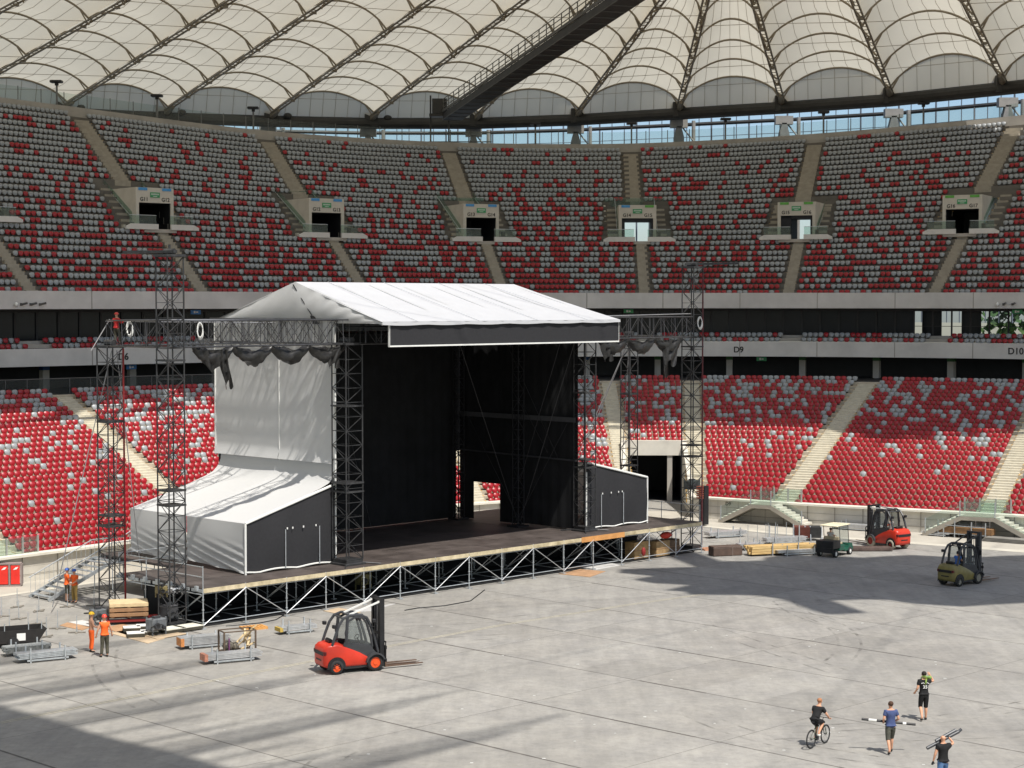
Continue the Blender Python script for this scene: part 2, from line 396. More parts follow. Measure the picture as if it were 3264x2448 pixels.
# hospitality box level between the bands
boxes = thing('hospitality_box_level', 'dark glazed box level between the two concrete bands', 'box level')
m = mb(); mf = mb(); fl = mb(); 
T2 = np.arange(-2, 8.001, .12)
def off(C, t, o):
    return cv(C, t) + frame_at(t, up_pt, .02)[2]*o
for i in range(len(T2)-1):
    a, b = T2[i], T2[i+1]
    for (o0, o1, z) in ((.1, 1.1, 12.35), (1.1, 2.1, 12.80), (2.1, 4.0, 13.05)):
        q = [V3(off(CN,a,o0),z-.3),V3(off(CN,b,o0),z-.3),V3(off(CN,b,o0),z),V3(off(CN,a,o0),z),V3(off(CN,b,o1),z),V3(off(CN,a,o1),z)]
        fl.add(q, [(0,1,2,3),(3,2,4,5)])
    see = 5.72 < a < 7.0
    q = [V3(off(CN,a,4.0),12.75),V3(off(CN,b,4.0),12.75),V3(off(CN,b,4.0),15.6),V3(off(CN,a,4.0),15.6)]
    if see and m.v: m.build('glazing', dark_glass, boxes); m = mb()
    if not see: m.add(q, [(0,1,2,3)])
    elif int(i*7.3) % 3 == 0:
        m.add([V3(off(CN,a,6),12.75),V3(off(CN,b,6),12.75),V3(off(CN,b,6),15.6),V3(off(CN,a,6),15.6)], [(0,1,2,3)])
    p = off(CN,a,3.9); mf.add([], []); w = off(CN,a+.012,3.9)
    mf.add([V3(p,12.75),V3(w,12.75),V3(w,15.58),V3(p,15.58)], [(0,1,2,3)])
    for z in ((12.9,.14),(13.9,.05)): 
        if see or z[0] < 13: mf.add([V3(off(CN,a,3.88),z[0]),V3(off(CN,b,3.88),z[0]),V3(off(CN,b,3.88),z[0]+z[1]),V3(off(CN,a,3.88),z[0]+z[1])], [(0,1,2,3)])
    # black soffit strip
    mf.add([V3(off(CN,a,3.9),15.3),V3(off(CN,b,3.9),15.3),V3(off(CN,b,3.9),15.57),V3(off(CN,a,3.9),15.57)], [(0,1,2,3)])
m.build('glazing', dark_glass, boxes); mf.build('mullion', frame_dk, boxes); fl.build('box_terrace', concrete, boxes)
# lower concourse: floor, dark back wall, columns
conc = thing('lower_concourse', 'dark recessed concourse behind the top of the lower tier with square columns', 'concourse')
m = mb()
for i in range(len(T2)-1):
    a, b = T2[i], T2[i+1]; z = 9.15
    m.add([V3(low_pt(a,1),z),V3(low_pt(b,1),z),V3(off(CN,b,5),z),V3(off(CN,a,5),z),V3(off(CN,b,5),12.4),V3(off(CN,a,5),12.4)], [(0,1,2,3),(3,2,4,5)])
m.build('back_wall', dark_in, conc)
m = mb()
for (t, w) in [(x+dx, .5) for x in range(-2, 8) for dx in (.12, .62)]:
    p, d, n = off(CN,t,1.6), frame_at(t, up_pt, .02)[1], frame_at(t, up_pt, .02)[2]
    mm = mb(); A = [p-d*.28, p+d*.28, p+d*.28+n*.5, p-d*.28+n*.5]
    mm.add([V3(x,9.15) for x in A]+[V3(x,11.1) for x in A], [(0,1,5,4),(1,2,6,5),(3,0,4,7),(2,3,7,6)]); c = mm.build('column', concrete, conc)
    mm = mb(); A = [p-d*.3-n*.02, p+d*.3-n*.02, p+d*.3+n*.5, p-d*.3+n*.5]
    mm.add([V3(x,10.75) for x in A]+[V3(x,11.09) for x in A], [(0,1,5,4),(1,2,6,5),(3,0,4,7),(2,3,7,6),(0,3,2,1)])
    mm.build('column_collar', mat('collar_blue', (.02,.07,.2), .6) if t < 4 else mat('collar_green', (.03,.11,.03), .6), c)
# hanging direction signs
def hang_sign(px, z, C, mt, label, o=1.0):
    t = min(np.arange(-1, 8, .01), key=lambda t: abs(proj(*V3(off(C,t,o), z))[0]-px)); p = off(C,t,o); d = frame_at(t, up_pt, .02)[1]
    s = thing('hanging_sign', label, 'sign', V3(p, z), math.atan2(d[1], d[0]))
    mb().bbox(-.46,.46,-.05,.05,0,.36,.015).build('panel', mt, s)
    mb().box(-.20,-.05,-.056,-.052,.08,.28).box(.0,.2,-.056,-.052,.12,.24).build('pictogram', white_m, s)
    mb().tube((-.3,0,.36),(-.3,0,.5),.02).tube((.3,0,.36),(.3,0,.5),.02).build('hanger', frame_dk, s)
hang_sign(622, 15.12, CN, blue_p, 'small blue sign under the upper band, left of the white stage roof')
hang_sign(420, 10.68, CN, blue_p, 'small blue sign in the lower concourse behind the left truss towers', .6)
hang_sign(2001, 15.12, CN, green_p, 'small green sign under the upper band just right of the stage roof slope')
hang_sign(2425, 10.68, CN, green_p, 'small green sign in the lower concourse under the number D9', .6)
hang_sign(3240, 15.12, CN, green_p, 'small green sign at the right end of the box level')

# entrance portals in the upper tier
nums = {0:(10,11),1:(11,12),2:(12,13),3:(13,14),4:(14,15),5:(15,16),6:(16,17),7:(17,18)}
PORT = []
portal_m = mat('portal_concrete', (.58,.55,.48), .8, .08, 1)
for ta in range(0, 8):
    p, d, n, L = frame_at(ta, up_pt, 11.6/NU); fl_ = up_h(ta, 11); n2 = np.array((-d[1], d[0]))
    if np.dot(n2, n) < 0: n2 = -n2
    a, b = nums[ta]
    o = thing('entrance_portal', f'concrete entrance portal marked G{a} and G{b} in the upper tier', 'entrance', V3(p, fl_), math.atan2(d[1], d[0]), 'entrance portals of the upper tier')
    dep = 7.0; fb = up_h(ta, 18) - fl_ - .05
    m = mb(); m.box(-1.85,-1.55,0,dep,0,3.6).box(1.55,1.85,0,dep,0,3.6).box(-1.55,1.55,0,dep,2.3,3.6)
    m.build('portal_frame', portal_m, o)
    m = mb(); m.box(-1.55,1.55,-1.0,dep,-.3,0); m.build('landing', concrete, o)
    m = mb()
    for sx in (-1, 1):                                  # outer cheek walls rising with the stairs
        x0, x1 = (2.95, 3.15) if sx > 0 else (-3.15, -2.95)
        m.prism([(-.2,-.6),(-.2,.35),(1.0,.38),(dep,fb+.28),(dep,fb-.4)], 'x', x0, x1)
        x0, x1 = (1.86, 3.14) if sx > 0 else (-3.14, -1.86)
        m.box(x0, x1, dep-.15, dep, fb-1.2, fb+.02)
    m.build('cheek_wall', portal_m, o)
    m = mb()
    for sx in (-1, 1):
        xs = (.95, 3.7) if sx > 0 else (-3.4, -.3)
        xa, xb = xs; e = .5
        m.prism([(xa,-.05),(xb,-.05),(xb,.18),(xb-e,.42),(xa,.42)] if sx > 0 else [(xa,-.05),(xb,-.05),(xb,.42),(xa+e,.42),(xa,.18)], 'y', -1.15, -.95)
    m.build('parapet', mat('parapet_white', (.66,.65,.62), .7, .06, 1), o)
    m = mb(); m.box(-3.0,-.4,-.94,-.92,.42,1.15).box(.95,3.2,-.94,-.92,.42,1.15)
    for sx in (-1, 1): m.prism([(.6,.75),(dep,fb+.7),(dep,fb+1.5),(.6,1.5)], 'x', sx*1.9-.012, sx*1.9+.012)
    m.box(-3.1,3.1,dep-.02,dep,fb+.05,fb+.95); m.build('glass_balustrade', glass_g, o)
    m = mb(); m.box(-3.0,-.4,-.95,-.91,1.15,1.19).box(.95,3.2,-.95,-.91,1.15,1.19)
    for sx in (-1,1): m.tube((sx*2.0,.4,1.0),(sx*2.0,dep-.3,fb+.9),.025)
    m.build('handrail', galv, o)
    lm = blue_p if a < 14 else green_p; rm = blue_p if b < 15 else green_p
    m = mb(); m.box(-1.6,-.75,-.05,-.006,3.35,3.58); m.build('colour_plate', mat('plate_blue', (.07,.30,.62), .5) if a < 15 else mat('plate_green', (.12,.38,.07), .5), o)
    m = mb(); m.box(.72,1.6,-.05,-.006,3.35,3.58); m.build('colour_plate', mat('plate_blue', (.07,.30,.62), .5) if b < 15 else mat('plate_green', (.12,.38,.07), .5), o)
    es = mb().box(-.46,.46,-.06,-.006,2.76,3.2).build('exit_sign', green_p, o)
    m = mb(); m.box(-.38,.38,-.066,-.062,2.98,3.02); 
    for k in range(6): m.box(-.36+k*.125,-.28+k*.125,-.066,-.062,3.03,3.11)
    m.box(-.2,.2,-.066,-.062,2.83,2.88); m.build('pictogram', mat('sign_white', (.6,.66,.6), .6), es)
    dk = mat('black_letter', (.03,.028,.025), .7)
    text(f'G{a}', .46, (-1.05,-.012,2.44), (R(90),0,0), dk, o, depth=.01); text(f'G{b}', .46, (1.05,-.012,2.44), (R(90),0,0), dk, o, depth=.01)
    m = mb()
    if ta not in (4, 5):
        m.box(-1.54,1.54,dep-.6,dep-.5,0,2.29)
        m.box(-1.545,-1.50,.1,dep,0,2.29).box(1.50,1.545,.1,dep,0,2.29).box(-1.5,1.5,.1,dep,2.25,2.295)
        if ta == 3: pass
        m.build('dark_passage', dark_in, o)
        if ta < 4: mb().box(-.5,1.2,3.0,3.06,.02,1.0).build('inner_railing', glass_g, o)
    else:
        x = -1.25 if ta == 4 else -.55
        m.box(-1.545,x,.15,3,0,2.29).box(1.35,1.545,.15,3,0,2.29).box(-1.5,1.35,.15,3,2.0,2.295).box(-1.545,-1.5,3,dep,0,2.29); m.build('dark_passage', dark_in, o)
    mb().box(1.95,2.25,-.6,-.3,0,.9).build('bin', mat('brown_bin', (.05,.035,.02), .6), o)
    PORT.append(o)

# players' tunnel through the lower tier
tun = thing('tunnel_portal', 'big dark concrete tunnel mouth in the lower tier right of the stage', 'tunnel', (11.15, 138.7, 0), R(-2))
TY = 10.3
mb().box(-2.75,2.6,TY,TY+.5,3.75,4.95).build('lintel', wall_c, tun)
m = mb()
for x0, x1 in ((-2.75,-2.4),(2.25,2.6)): m.prism([(-.2,0),(-.2,1.55),(TY+.48,4.93),(TY+.48,0)], 'x', x0, x1)
m.build('cheek_wall', wall_c, tun)
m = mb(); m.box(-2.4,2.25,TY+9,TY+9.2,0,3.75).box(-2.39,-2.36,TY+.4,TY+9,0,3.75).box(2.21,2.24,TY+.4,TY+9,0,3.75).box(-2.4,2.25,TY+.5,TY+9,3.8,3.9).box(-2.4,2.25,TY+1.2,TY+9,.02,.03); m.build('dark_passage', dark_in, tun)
mb().box(1.05,1.45,TY+.1,TY+.5,0,3.75).build('column', concrete, tun)

# ------------------------------------------------------------------ floor
def band_cams():
    for px, n_c, l in ((85, 3, 'small group of cameras and lamps on the upper band at the left edge'), (3235, 2, 'small group of cameras and lamps on the upper band at the right edge')):
        t = min(np.arange(-1, 8, .005), key=lambda t: abs(proj(*V3(cv(CN,t), 15.9))[0]-px)); p = cv(CN, t); d = frame_at(t, up_pt, .02)[1]; n = frame_at(t, up_pt, .02)[2]; q = p - n*.45
        o = thing('band_camera', l, 'camera', V3(q, 15.85), math.atan2(d[1], d[0]), 'camera groups on the upper band'); m = mb()
        for k in range(n_c): m.tube((k*.8-.7,0,.1),(k*.8-.4,-.35,.2),.09,7); m.cbox((k*.8-.7,.05,.1),(.16,.2,.2))
        m.build('housing', mat('camera_grey', (.10,.10,.10), .5), o); m = mb(); m.smooth = True; m.ell((-1.2,-.1,.1),(.15,.15,.18),8,6); m.build('dome', white_m, o)
band_cams()
def plane_pts(pts, z, name, mt, label=None):
    m = mb(); m.add([(x,y,z) for x,y in pts], [tuple(range(len(pts)))]); o = m.build(name, mt); tag(o, label, None, None, 'structure'); return o
gm = bpy.data.materials.new('arena_floor'); gm.use_nodes = True; g = gm.node_tree; b = g.nodes['Principled BSDF']; b.inputs['Roughness'].default_value = .78; b.inputs['Specular IOR Level'].default_value = .3
tc = g.nodes.new('ShaderNodeTexCoord')
def noise(sc, det, rg=.6, vec=None, st=None):
    n = g.nodes.new('ShaderNodeTexNoise'); n.inputs['Scale'].default_value = sc; n.inputs['Detail'].default_value = det; n.inputs['Roughness'].default_value = rg
    if st:
        mp = g.nodes.new('ShaderNodeMapping'); mp.inputs['Scale'].default_value = st; mp.inputs['Rotation'].default_value = (0,0,R(-44)); g.links.new(tc.outputs['Object'], mp.inputs[0]); g.links.new(mp.outputs[0], n.inputs['Vector'])
    else: g.links.new(tc.outputs['Object'], n.inputs['Vector'])
    return n
def ramp(src, lo, hi, p0, p1):
    c = g.nodes.new('ShaderNodeValToRGB'); c.color_ramp.elements[0].color = (*lo,1); c.color_ramp.elements[1].color = (*hi,1)
    c.color_ramp.elements[0].position = p0; c.color_ramp.elements[1].position = p1; g.links.new(src, c.inputs[0]); return c
def mixc(a, b_, f, mode='MULTIPLY'):
    x = g.nodes.new('ShaderNodeMix'); x.data_type = 'RGBA'; x.blend_type = mode; x.inputs[0].default_value = f
    g.links.new(a, x.inputs[6]); g.links.new(b_, x.inputs[7]); return x
n1 = noise(.09, 6); r1 = ramp(n1.outputs['Fac'], (.290,.278,.256), (.350,.338,.313), .35, .68)
n2 = noise(.5, 8, .7); r2 = ramp(n2.outputs['Fac'], (.84,.84,.85), (1.06,1.05,1.03), .35, .65)
n3 = noise(1.0, 5, .65, st=(1.4,.16,1)); r3 = ramp(n3.outputs['Fac'], (.88,.88,.88), (1.05,1.05,1.05), .35, .65)
n4 = noise(2.6, 6, .75); r4 = ramp(n4.outputs['Fac'], (.80,.80,.80), (1.08,1.08,1.08), .32, .55)
x1 = mixc(r1.outputs[0], r2.outputs[0], 1); x2 = mixc(x1.outputs[2], r3.outputs[0], .9); x3 = mixc(x2.outputs[2], r4.outputs[0], .6)
g.links.new(x3.outputs[2], b.inputs['Base Color'])
floor = plane_pts([(-400,-300),(500,-300),(500,700),(-400,700)], -.004, 'ground', mat('outer_ground', (.20,.20,.18), .9, .3, .05))
arena = plane_pts([(-90,-10),(90,-10),(90,150),(-90,150)], 0, 'arena_floor', gm)
US, VS = Vector((.70,.714,0)).normalized(), Vector((-.714,.70,0)).normalized()
m = mb()
for k in range(-4, 14):                                  # joints between the floor cover panels
    s0 = 40.35 + 6.35*k
    seg = 0; x = -60
    while x < 110:
        ln = random.uniform(2.2, 7); w = random.choice((.025,.035,.045,.025,.06)) 
        a, c = US*s0 + VS*x, US*s0 + VS*min(x+ln, 110)
        m.add([a-US*w+Vector((0,0,.004)), a+US*w+Vector((0,0,.004)), c+US*w+Vector((0,0,.004)), c-US*w+Vector((0,0,.004))], [(0,1,2,3)]); x += ln
for k in range(-6, 12):
    v0 = k*9.6 + 3; a, c = US*10 + VS*v0, US*150 + VS*v0; w = .012
    m.add([a-VS*w+Vector((0,0,.003)), a+VS*w+Vector((0,0,.003)), c+VS*w+Vector((0,0,.003)), c-VS*w+Vector((0,0,.003))], [(0,3,2,1)])
for q, tint in enumerate(((.90,.90,.90),(1.05,1.05,1.05),(.96,.955,.95))):   # cover panels of slightly different age
    pm = gm.copy(); pm.name = 'arena_floor_panel'; t_ = pm.node_tree; bs = t_.nodes['Principled BSDF']; src = bs.inputs['Base Color'].links[0].from_socket
    x_ = t_.nodes.new('ShaderNodeMix'); x_.data_type = 'RGBA'; x_.blend_type = 'MULTIPLY'; x_.inputs[0].default_value = 1; x_.inputs[7].default_value = (*tint, 1)
    t_.links.new(src, x_.inputs[6]); t_.links.new(x_.outputs[2], bs.inputs['Base Color']); pn = mb()
    for k in range(-3, 13):
        for j in range(-4, 26):
            if random.random() < .16:
                s0, v0 = 40.35+6.35*k, j*3.2+3; w_ = random.choice((6.35, 3.175)); o_ = 0 if w_ > 4 else random.choice((0, 3.175))
                P_ = [US*(s0+o_)+VS*v0, US*(s0+o_+w_)+VS*v0, US*(s0+o_+w_)+VS*(v0+3.2), US*(s0+o_)+VS*(v0+3.2)]; pn.add([(p.x,p.y,.0012+.0004*q) for p in P_], [(0,1,2,3)])
    tag(pn.build('floor_panels', pm), kind='structure')
tm_ = mb(); rr = random.Random(5)
for k in range(16):                                      # tyre marks
    p = at_z(rr.uniform(500,3200), rr.uniform(1880,2420), 0); a = rr.uniform(0, 6.28); cu_ = rr.uniform(-.12,.12); pts_ = []
    for i in range(26): pts_.append(p.copy()); a += cu_*.35; p = p + Vector((math.cos(a), math.sin(a), 0))*.5
    for o_ in (0, 1.05):
        for i in range(25):
            d_ = (pts_[i+1]-pts_[i]).normalized(); n_ = Vector((-d_.y, d_.x, 0)); w_ = .07
            q_ = [pts_[i]+n_*(o_-w_), pts_[i]+n_*(o_+w_), pts_[i+1]+n_*(o_+w_), pts_[i+1]+n_*(o_-w_)]; tm_.add([(v.x,v.y,.0026) for v in q_], [(3,2,1,0)])
tyre_mat = bpy.data.materials.new('tyre_mark'); tyre_mat.use_nodes = True; tn = tyre_mat.node_tree; tn.nodes.clear()
a_ = tn.nodes.new('ShaderNodeBsdfTransparent'); b_ = tn.nodes.new('ShaderNodeBsdfDiffuse'); b_.inputs[0].default_value = (.06,.055,.05,1); mx_ = tn.nodes.new('ShaderNodeMixShader'); c_ = tn.nodes.new('ShaderNodeTexCoord'); n_ = tn.nodes.new('ShaderNodeTexNoise'); n_.inputs['Scale'].default_value = 1.3; n_.inputs['Detail'].default_value = 6
r_ = tn.nodes.new('ShaderNodeMapRange'); r_.inputs[1].default_value = .45; r_.inputs[2].default_value = .75; r_.inputs[3].default_value = 0; r_.inputs[4].default_value = .40; oo = tn.nodes.new('ShaderNodeOutputMaterial')
tn.links.new(c_.outputs['Object'], n_.inputs['Vector']); tn.links.new(n_.outputs['Fac'], r_.inputs[0]); tn.links.new(r_.outputs[0], mx_.inputs[0]); tn.links.new(a_.outputs[0], mx_.inputs[1]); tn.links.new(b_.outputs[0], mx_.inputs[2]); tn.links.new(mx_.outputs[0], oo.inputs[0])
tag(tm_.build('tyre_marks', tyre_mat), kind='structure')
tag(m.build('floor_joints', mat('joint_dark', (.12,.11,.10), .9, .3, 2)), kind='structure')
# pale perimeter track with a light kerb strip, following the wall
def strip(o0, o1, z, name, mt, vary=0):
    m = mb()
    for i in range(len(TT)-1):
        q = []
        for t in (TT[i], TT[i+1]):
            p, d, n, L = frame_at(t, low_pt, 0); n2 = np.array((-d[1], d[0])); k = 1 + vary*max(0, (t-4)/3)
            q += [V3(p-n2*o0*k, z), V3(p-n2*o1*k, z)]
        m.add(q, [(0,1,3,2)])
    return tag(m.build(name, mt), kind='structure')
strip(-3, 3.2, .006, 'perimeter_path', mat('perimeter_concrete', (.43,.40,.345), .85, .14, .4), .9)
strip(3.2, 3.75, .012, 'perimeter_kerb_strip', mat('kerb_pale', (.52,.49,.42), .8, .1, .6), .9)
# thin worn tape line and cable across the floor
tp = [at_z(x, y, .008) for x, y in ((0,2304),(500,2205),(995,2107),(1340,2040),(1600,1992),(2000,1928),(2250,1893))]
m = mb()
for a, c in zip(tp, tp[1:]):
    d = (c-a).normalized(); n = Vector((-d.y,d.x,0))
    for o_ in (-.10, .10): m.add([a+n*(o_-.035), a+n*(o_+.035), c+n*(o_+.035), c+n*(o_-.035)], [(3,2,1,0)])
tag(m.build('floor_line', mat('worn_tape', (.47,.43,.33), .8, .3, 1.5)), 'pale worn double tape line running across the arena floor', 'floor line')

# ------------------------------------------------------------------ seats
def seat_mesh(mi):
    """folding seat seen from the pitch: rounded back shell, folded pan, bracket. local +y = outward (behind), z up"""
    m = mb(); w = .225
    nx, nz = 5, 5; F = []; Bk = []
    for j in range(nz):
        v = j/(nz-1); z = .10 + .40*v; ww = w*(.72+.28*math.sin(min(1, v*1.5)*math.pi/2))*(1 if v < .8 else .90)
        r1, r2 = [], []
        for i in range(nx):
            u = -1 + 2*i/(nx-1); y = -.13*(1-(u*.9)**2)*(math.sin((v*.8+.18)*math.pi))**.6 + .05*v
            zz = z - .05*(abs(u)**3)*(1 if v > .6 else -1 if v < .3 else 0)
            r1.append((u*ww, y, zz))
        F.append(r1)
    m.mi = mi; m.grid(F)
    top = F[-1]; m.grid([top, [(x, y+.12, z-.02) for x,y,z in top]])
    lft = [r[0] for r in F]; rgt = [r[-1] for r in F]
    m.grid([[(x, y+.12, z) for x,y,z in lft], lft]); m.grid([rgt, [(x, y+.12, z) for x,y,z in rgt]])
    m.mi = 2; m.box(-.12,.12,-.02,.12,-.02,.12)
    return m
sm = [seat_mesh(0), seat_mesh(1)]
SV = np.array(sm[0].v); SF = sm[0].f; SMI = [np.array(sm[0].m), np.array(sm[1].m)]
seats = []                                              # (x,y,z,dx,dy,colour, tier, row, section, index, camera distance)
def red_p_low(f): return .985 - .46*max(0, f-.15)**1.2/.85**1.2
def red_p_up(f): return .61 - .55*f**.85
def fill(ptf, hf, NR, aisles, tier, k, pitch, t0, t1, skip, rp):
    f = (k + .55)/NR; ts = np.arange(t0, t1, .01); P = np.array([ptf(t, f) for t in ts]); dl = np.hypot(*np.diff(P, axis=0).T); s = np.concatenate([[0], np.cumsum(dl)])
    sa = []
    for (ta, off_, hw) in aisles:
        if ta > t0: 
            c = np.interp(ta, ts, s) + off_; sa.append((c-hw, c+hw))
    segs = []; cur = 0.0
    for a, b in sorted(sa): segs.append((cur, a)); cur = b
    segs.append((cur, s[-1]))
    for si, (a, b) in enumerate(segs):
        n = int((b-a-.1)/pitch)
        if n < 1: continue
        st = a + ((b-a) - n*pitch)/2 + pitch/2; prev = None
        for i in range(n):
            sv = st + i*pitch; t = float(np.interp(sv, s, ts)); x, y = np.interp(sv, s, P[:,0]), np.interp(sv, s, P[:,1])
            if skip(t, k, sv, s, ts): continue
            e = min(sv+.2, s[-1]); dx, dy = np.interp(e, s, P[:,0])-x, np.interp(e, s, P[:,1])-y; L = math.hypot(dx, dy) or 1
            z = hf(t, k); px, py = proj(x, y, z)
            if px < -160 or px > 3430 : prev = None; continue
            pr = rp(k/max(1, NR-1)); r = random.random()
            if prev is not None and random.random() < (.11 if tier else .08): c = prev if 1 else c
            else: c = 0 if r < pr else 1
            if prev is not None and pr > .9 and c == 1 and prev == 1: c = 0
            prev = c
            seats.append((x, y, z, dx/L, dy/L, c, tier, k, si, i, n))
low_ais = [(t, 0, hw) for t, hw in LOW_AISLES]
def skl(t, k, sv, s, ts): return 3.78 < t < 4.34 and k < 12
for k in range(NL): fill(low_pt, lambda t, k: low_h(k), NL, low_ais, 0, k, .49, -1.4, 7.5, skl, red_p_low)
def sku(t, k, sv, s, ts): return False
for k in range(NU):
    if k < 11: A = [(ta, .35, .62) for ta in UP_AISLES]
    elif k < 19: A = [(ta, 0, 3.35 if k < 13 else 3.2) for ta in UP_AISLES]
    else: A = [(ta, -.15, .92) for ta in UP_AISLES]
    fill(up_pt, lambda t, k: up_h(t, k), NU, A, 1, k, .49, -1.2, 7.3, sku, red_p_up)
# two rows in front of the boxes and the loose row behind the lower tier rail
for k, (o_, z) in enumerate(((.75, 12.35), (1.7, 12.80))):
    def bp(t, f, o_=o_): return cv(CN, t) + frame_at(t, up_pt, .02)[2]*o_
    fill(bp, lambda t, k, z=z: z, 1, [(ta+.05, 0, .8) for ta in UP_AISLES], 2, k, .49, -1.0, 7.2, sku, lambda f: .5)
# nearest 300 that show
def hidden(px, py):
    if 395 < px < 2080 and py > 1470 and px > 395: return True
    if 690 < px < 1890 and 1010 < py: return True
    if 395 < px < 700 and py > 1620 - (px-405)*.55: return True
    return False
cand = []
for i, s_ in enumerate(seats):
    if s_[6] != 0: continue
    px, py = proj(s_[0], s_[1], s_[2]+.3)
    if px < 4 or px > 3258 or py > 2440 or hidden(px, py): continue
    cand.append((math.hypot(s_[0], s_[1]), i))
cand.sort(); chosen = {i for _, i in cand[:300]}
SM = []
for c in (0, 1):
    o_ = sm[0]; me = bpy.data.meshes.new('stadium_seat'); me.from_pydata(o_.v, [], o_.f)
    me.materials.append(seat_red if c == 0 else seat_grey); me.materials.append(bracket)
    me.polygons.foreach_set('material_index', [1 if x == 2 else 0 for x in o_.m]); me.polygons.foreach_set('use_smooth', [True]*len(o_.f)); me.update(); SM.append(me)
ordn = lambda n: f"{n}{'th' if 10 <= n % 100 <= 20 else {1:'st',2:'nd',3:'rd'}.get(n % 10, 'th')}"
for i in sorted(chosen):
    x, y, z, dx, dy, c, tier, k, si, j, n = seats[i]
    px, py = proj(x, y, z+.3)
    o = bpy.data.objects.new('stadium_seat', SM[c]); col.objects.link(o); o.location = (x, y, z+.02); o.rotation_euler = (0,0,math.atan2(dy, dx))
    cn = 'red' if c == 0 else 'grey'
    if px > 1200: sec = 'block right of wide aisle' if px > 2500 else 'block beside tunnel'
    else: sec = {0:'far left corner block', 1:'block above metal stairs', 2:'block left of wing tent', 3:'block behind wing tent'}.get(si, f'lower block {si}')
    tag(o, f'{cn} seat, {ordn(k+1)} row up, {ordn(j+1)} from left, {sec}', 'seat', 'seats of the lower tier nearest the camera')
rest = [s_ for i, s_ in enumerate(seats) if i not in chosen]
n = len(rest); A = np.array([[*s_[:6]] for s_ in rest]); jit = rng.normal(0, .006, (n, 3))
ca, sa_ = A[:,3], A[:,4]
X = A[:,0,None] + SV[None,:,0]*ca[:,None] - SV[None,:,1]*sa_[:,None]
Y = A[:,1,None] + SV[None,:,0]*sa_[:,None] + SV[None,:,1]*ca[:,None]
Z = A[:,2,None] + .02 + SV[None,:,2] + jit[:,0,None]
VV = np.stack([X, Y, Z], -1).reshape(-1, 3).astype(np.float32); nv = len(SV)
me = bpy.data.meshes.new('seat_rows')
lens = np.array([len(f) for f in SF]); flat = np.concatenate([np.array(f) for f in SF])
LV = (flat[None,:] + (np.arange(n)*nv)[:,None]).ravel().astype(np.int32); LT_ = np.tile(lens, n); LS = np.concatenate([[0], np.cumsum(LT_)[:-1]]).astype(np.int32)
me.vertices.add(len(VV)); me.vertices.foreach_set('co', VV.ravel()); me.loops.add(len(LV)); me.loops.foreach_set('vertex_index', LV)
me.polygons.add(len(LT_)); me.polygons.foreach_set('loop_start', LS); me.polygons.foreach_set('loop_total', LT_.astype(np.int32))
for mt in (seat_red, seat_grey, bracket): me.materials.append(mt)
base = SMI[0]; mi = np.where(base[None,:] == 2, 2, A[:,5].astype(int)[:,None]).ravel().astype(np.int32)
me.polygons.foreach_set('material_index', mi); me.polygons.foreach_set('use_smooth', np.ones(len(LT_), bool)); me.update(calc_edges=True)
o = bpy.data.objects.new('seat_rows', me); col.objects.link(o)
tag(o, 'thousands of red and grey folding seats filling both tiers behind the nearest ones', 'seats', None, 'stuff')
print('SEATS', len(seats))

# ------------------------------------------------------------------ roof
HN = 37.7
nodes_px = [(-530,322,60),(-180,332,398),(205,337,741),(527,352,1049),(865,363,1373),(1184,370,1672),(1518,370,1893),(1841,358,2110),(2166,338,2251),(2492,318,2403),(2838,293,2721),(3198,254,3074),(3570,212,3400),(3950,160,3760)]
spk = []
for (px, py, tx) in nodes_px:
    P = at_z(px, py, HN); best = None
    for D2 in np.arange(90, P.y-5, .5):                  # spoke rises 1 in 10 towards the middle and crosses the picture top at tx
        Q = at_y(tx, 0, D2); L = math.hypot(Q.x-P.x, Q.y-P.y); e = abs((Q.z-P.z) - .10*L)
        if best is None or e < best[0]: best = (e, Q)
    d = (best[1]-P); d = d/math.hypot(d.x, d.y); d.z = .10; spk.append((P, d))
# round the rest of the ring, out of frame, by symmetry about the roof centre
C0 = Vector((38.5, 81, 0)); IA, IB = 47, 63              # half axes of the open middle
u2, v2 = Vector((.687,.727,0)), Vector((-.727,.687,0))
def uv(P): q = Vector((P.x, P.y, 0))-C0; return q.dot(u2), q.dot(v2)
extra = []
a_end, a_start = math.atan2(*uv(spk[0][0])[::-1]), math.atan2(*uv(spk[-1][0])[::-1])
nE = 30; a0 = a_end; a1 = a_start + 2*math.pi
for i in range(1, nE):
    a = a0 + (a1-a0)*i/nE; ca_, sb = math.cos(a), math.sin(a)
    au, bv = (118 if ca_ < 0 else 84), (150 if sb > 0 else 135)
    P = C0 + u2*(au*ca_) + v2*(bv*sb); P.z = HN
    Q = C0 + u2*(IA*ca_) + v2*(IB*sb); d = Q-P; d.z = 0; d.normalize(); d.z = .10; extra.append((P, d))
def inner_len(P, d):
    h = Vector((d.x, d.y, 0)); 
    for L in np.arange(2, 140, .5):
        q = P + h*L; a, b = uv(q)
        if (a/IA)**2 + (b/IB)**2 < 1 and a >= 0: return L
        if a < 0 and abs(a/52.5)**4 + abs(b/(IB+4))**4 < 1: return L
    return 70
ALL = spk[::-1] + []                                      # right to left
ALL = spk + extra[::-1]
NS = len(ALL); LEN = []
for i, (P, d) in enumerate(ALL):
    L = inner_len(P, d); LEN.append(min(L, 95))
LEN[0:14] = [min(max(l, 38), 110) for l in LEN[0:14]]
roof = thing('stadium_roof', 'translucent cream membrane roof stretched over arches and radial cable ribs', 'roof')
STN = 7.6
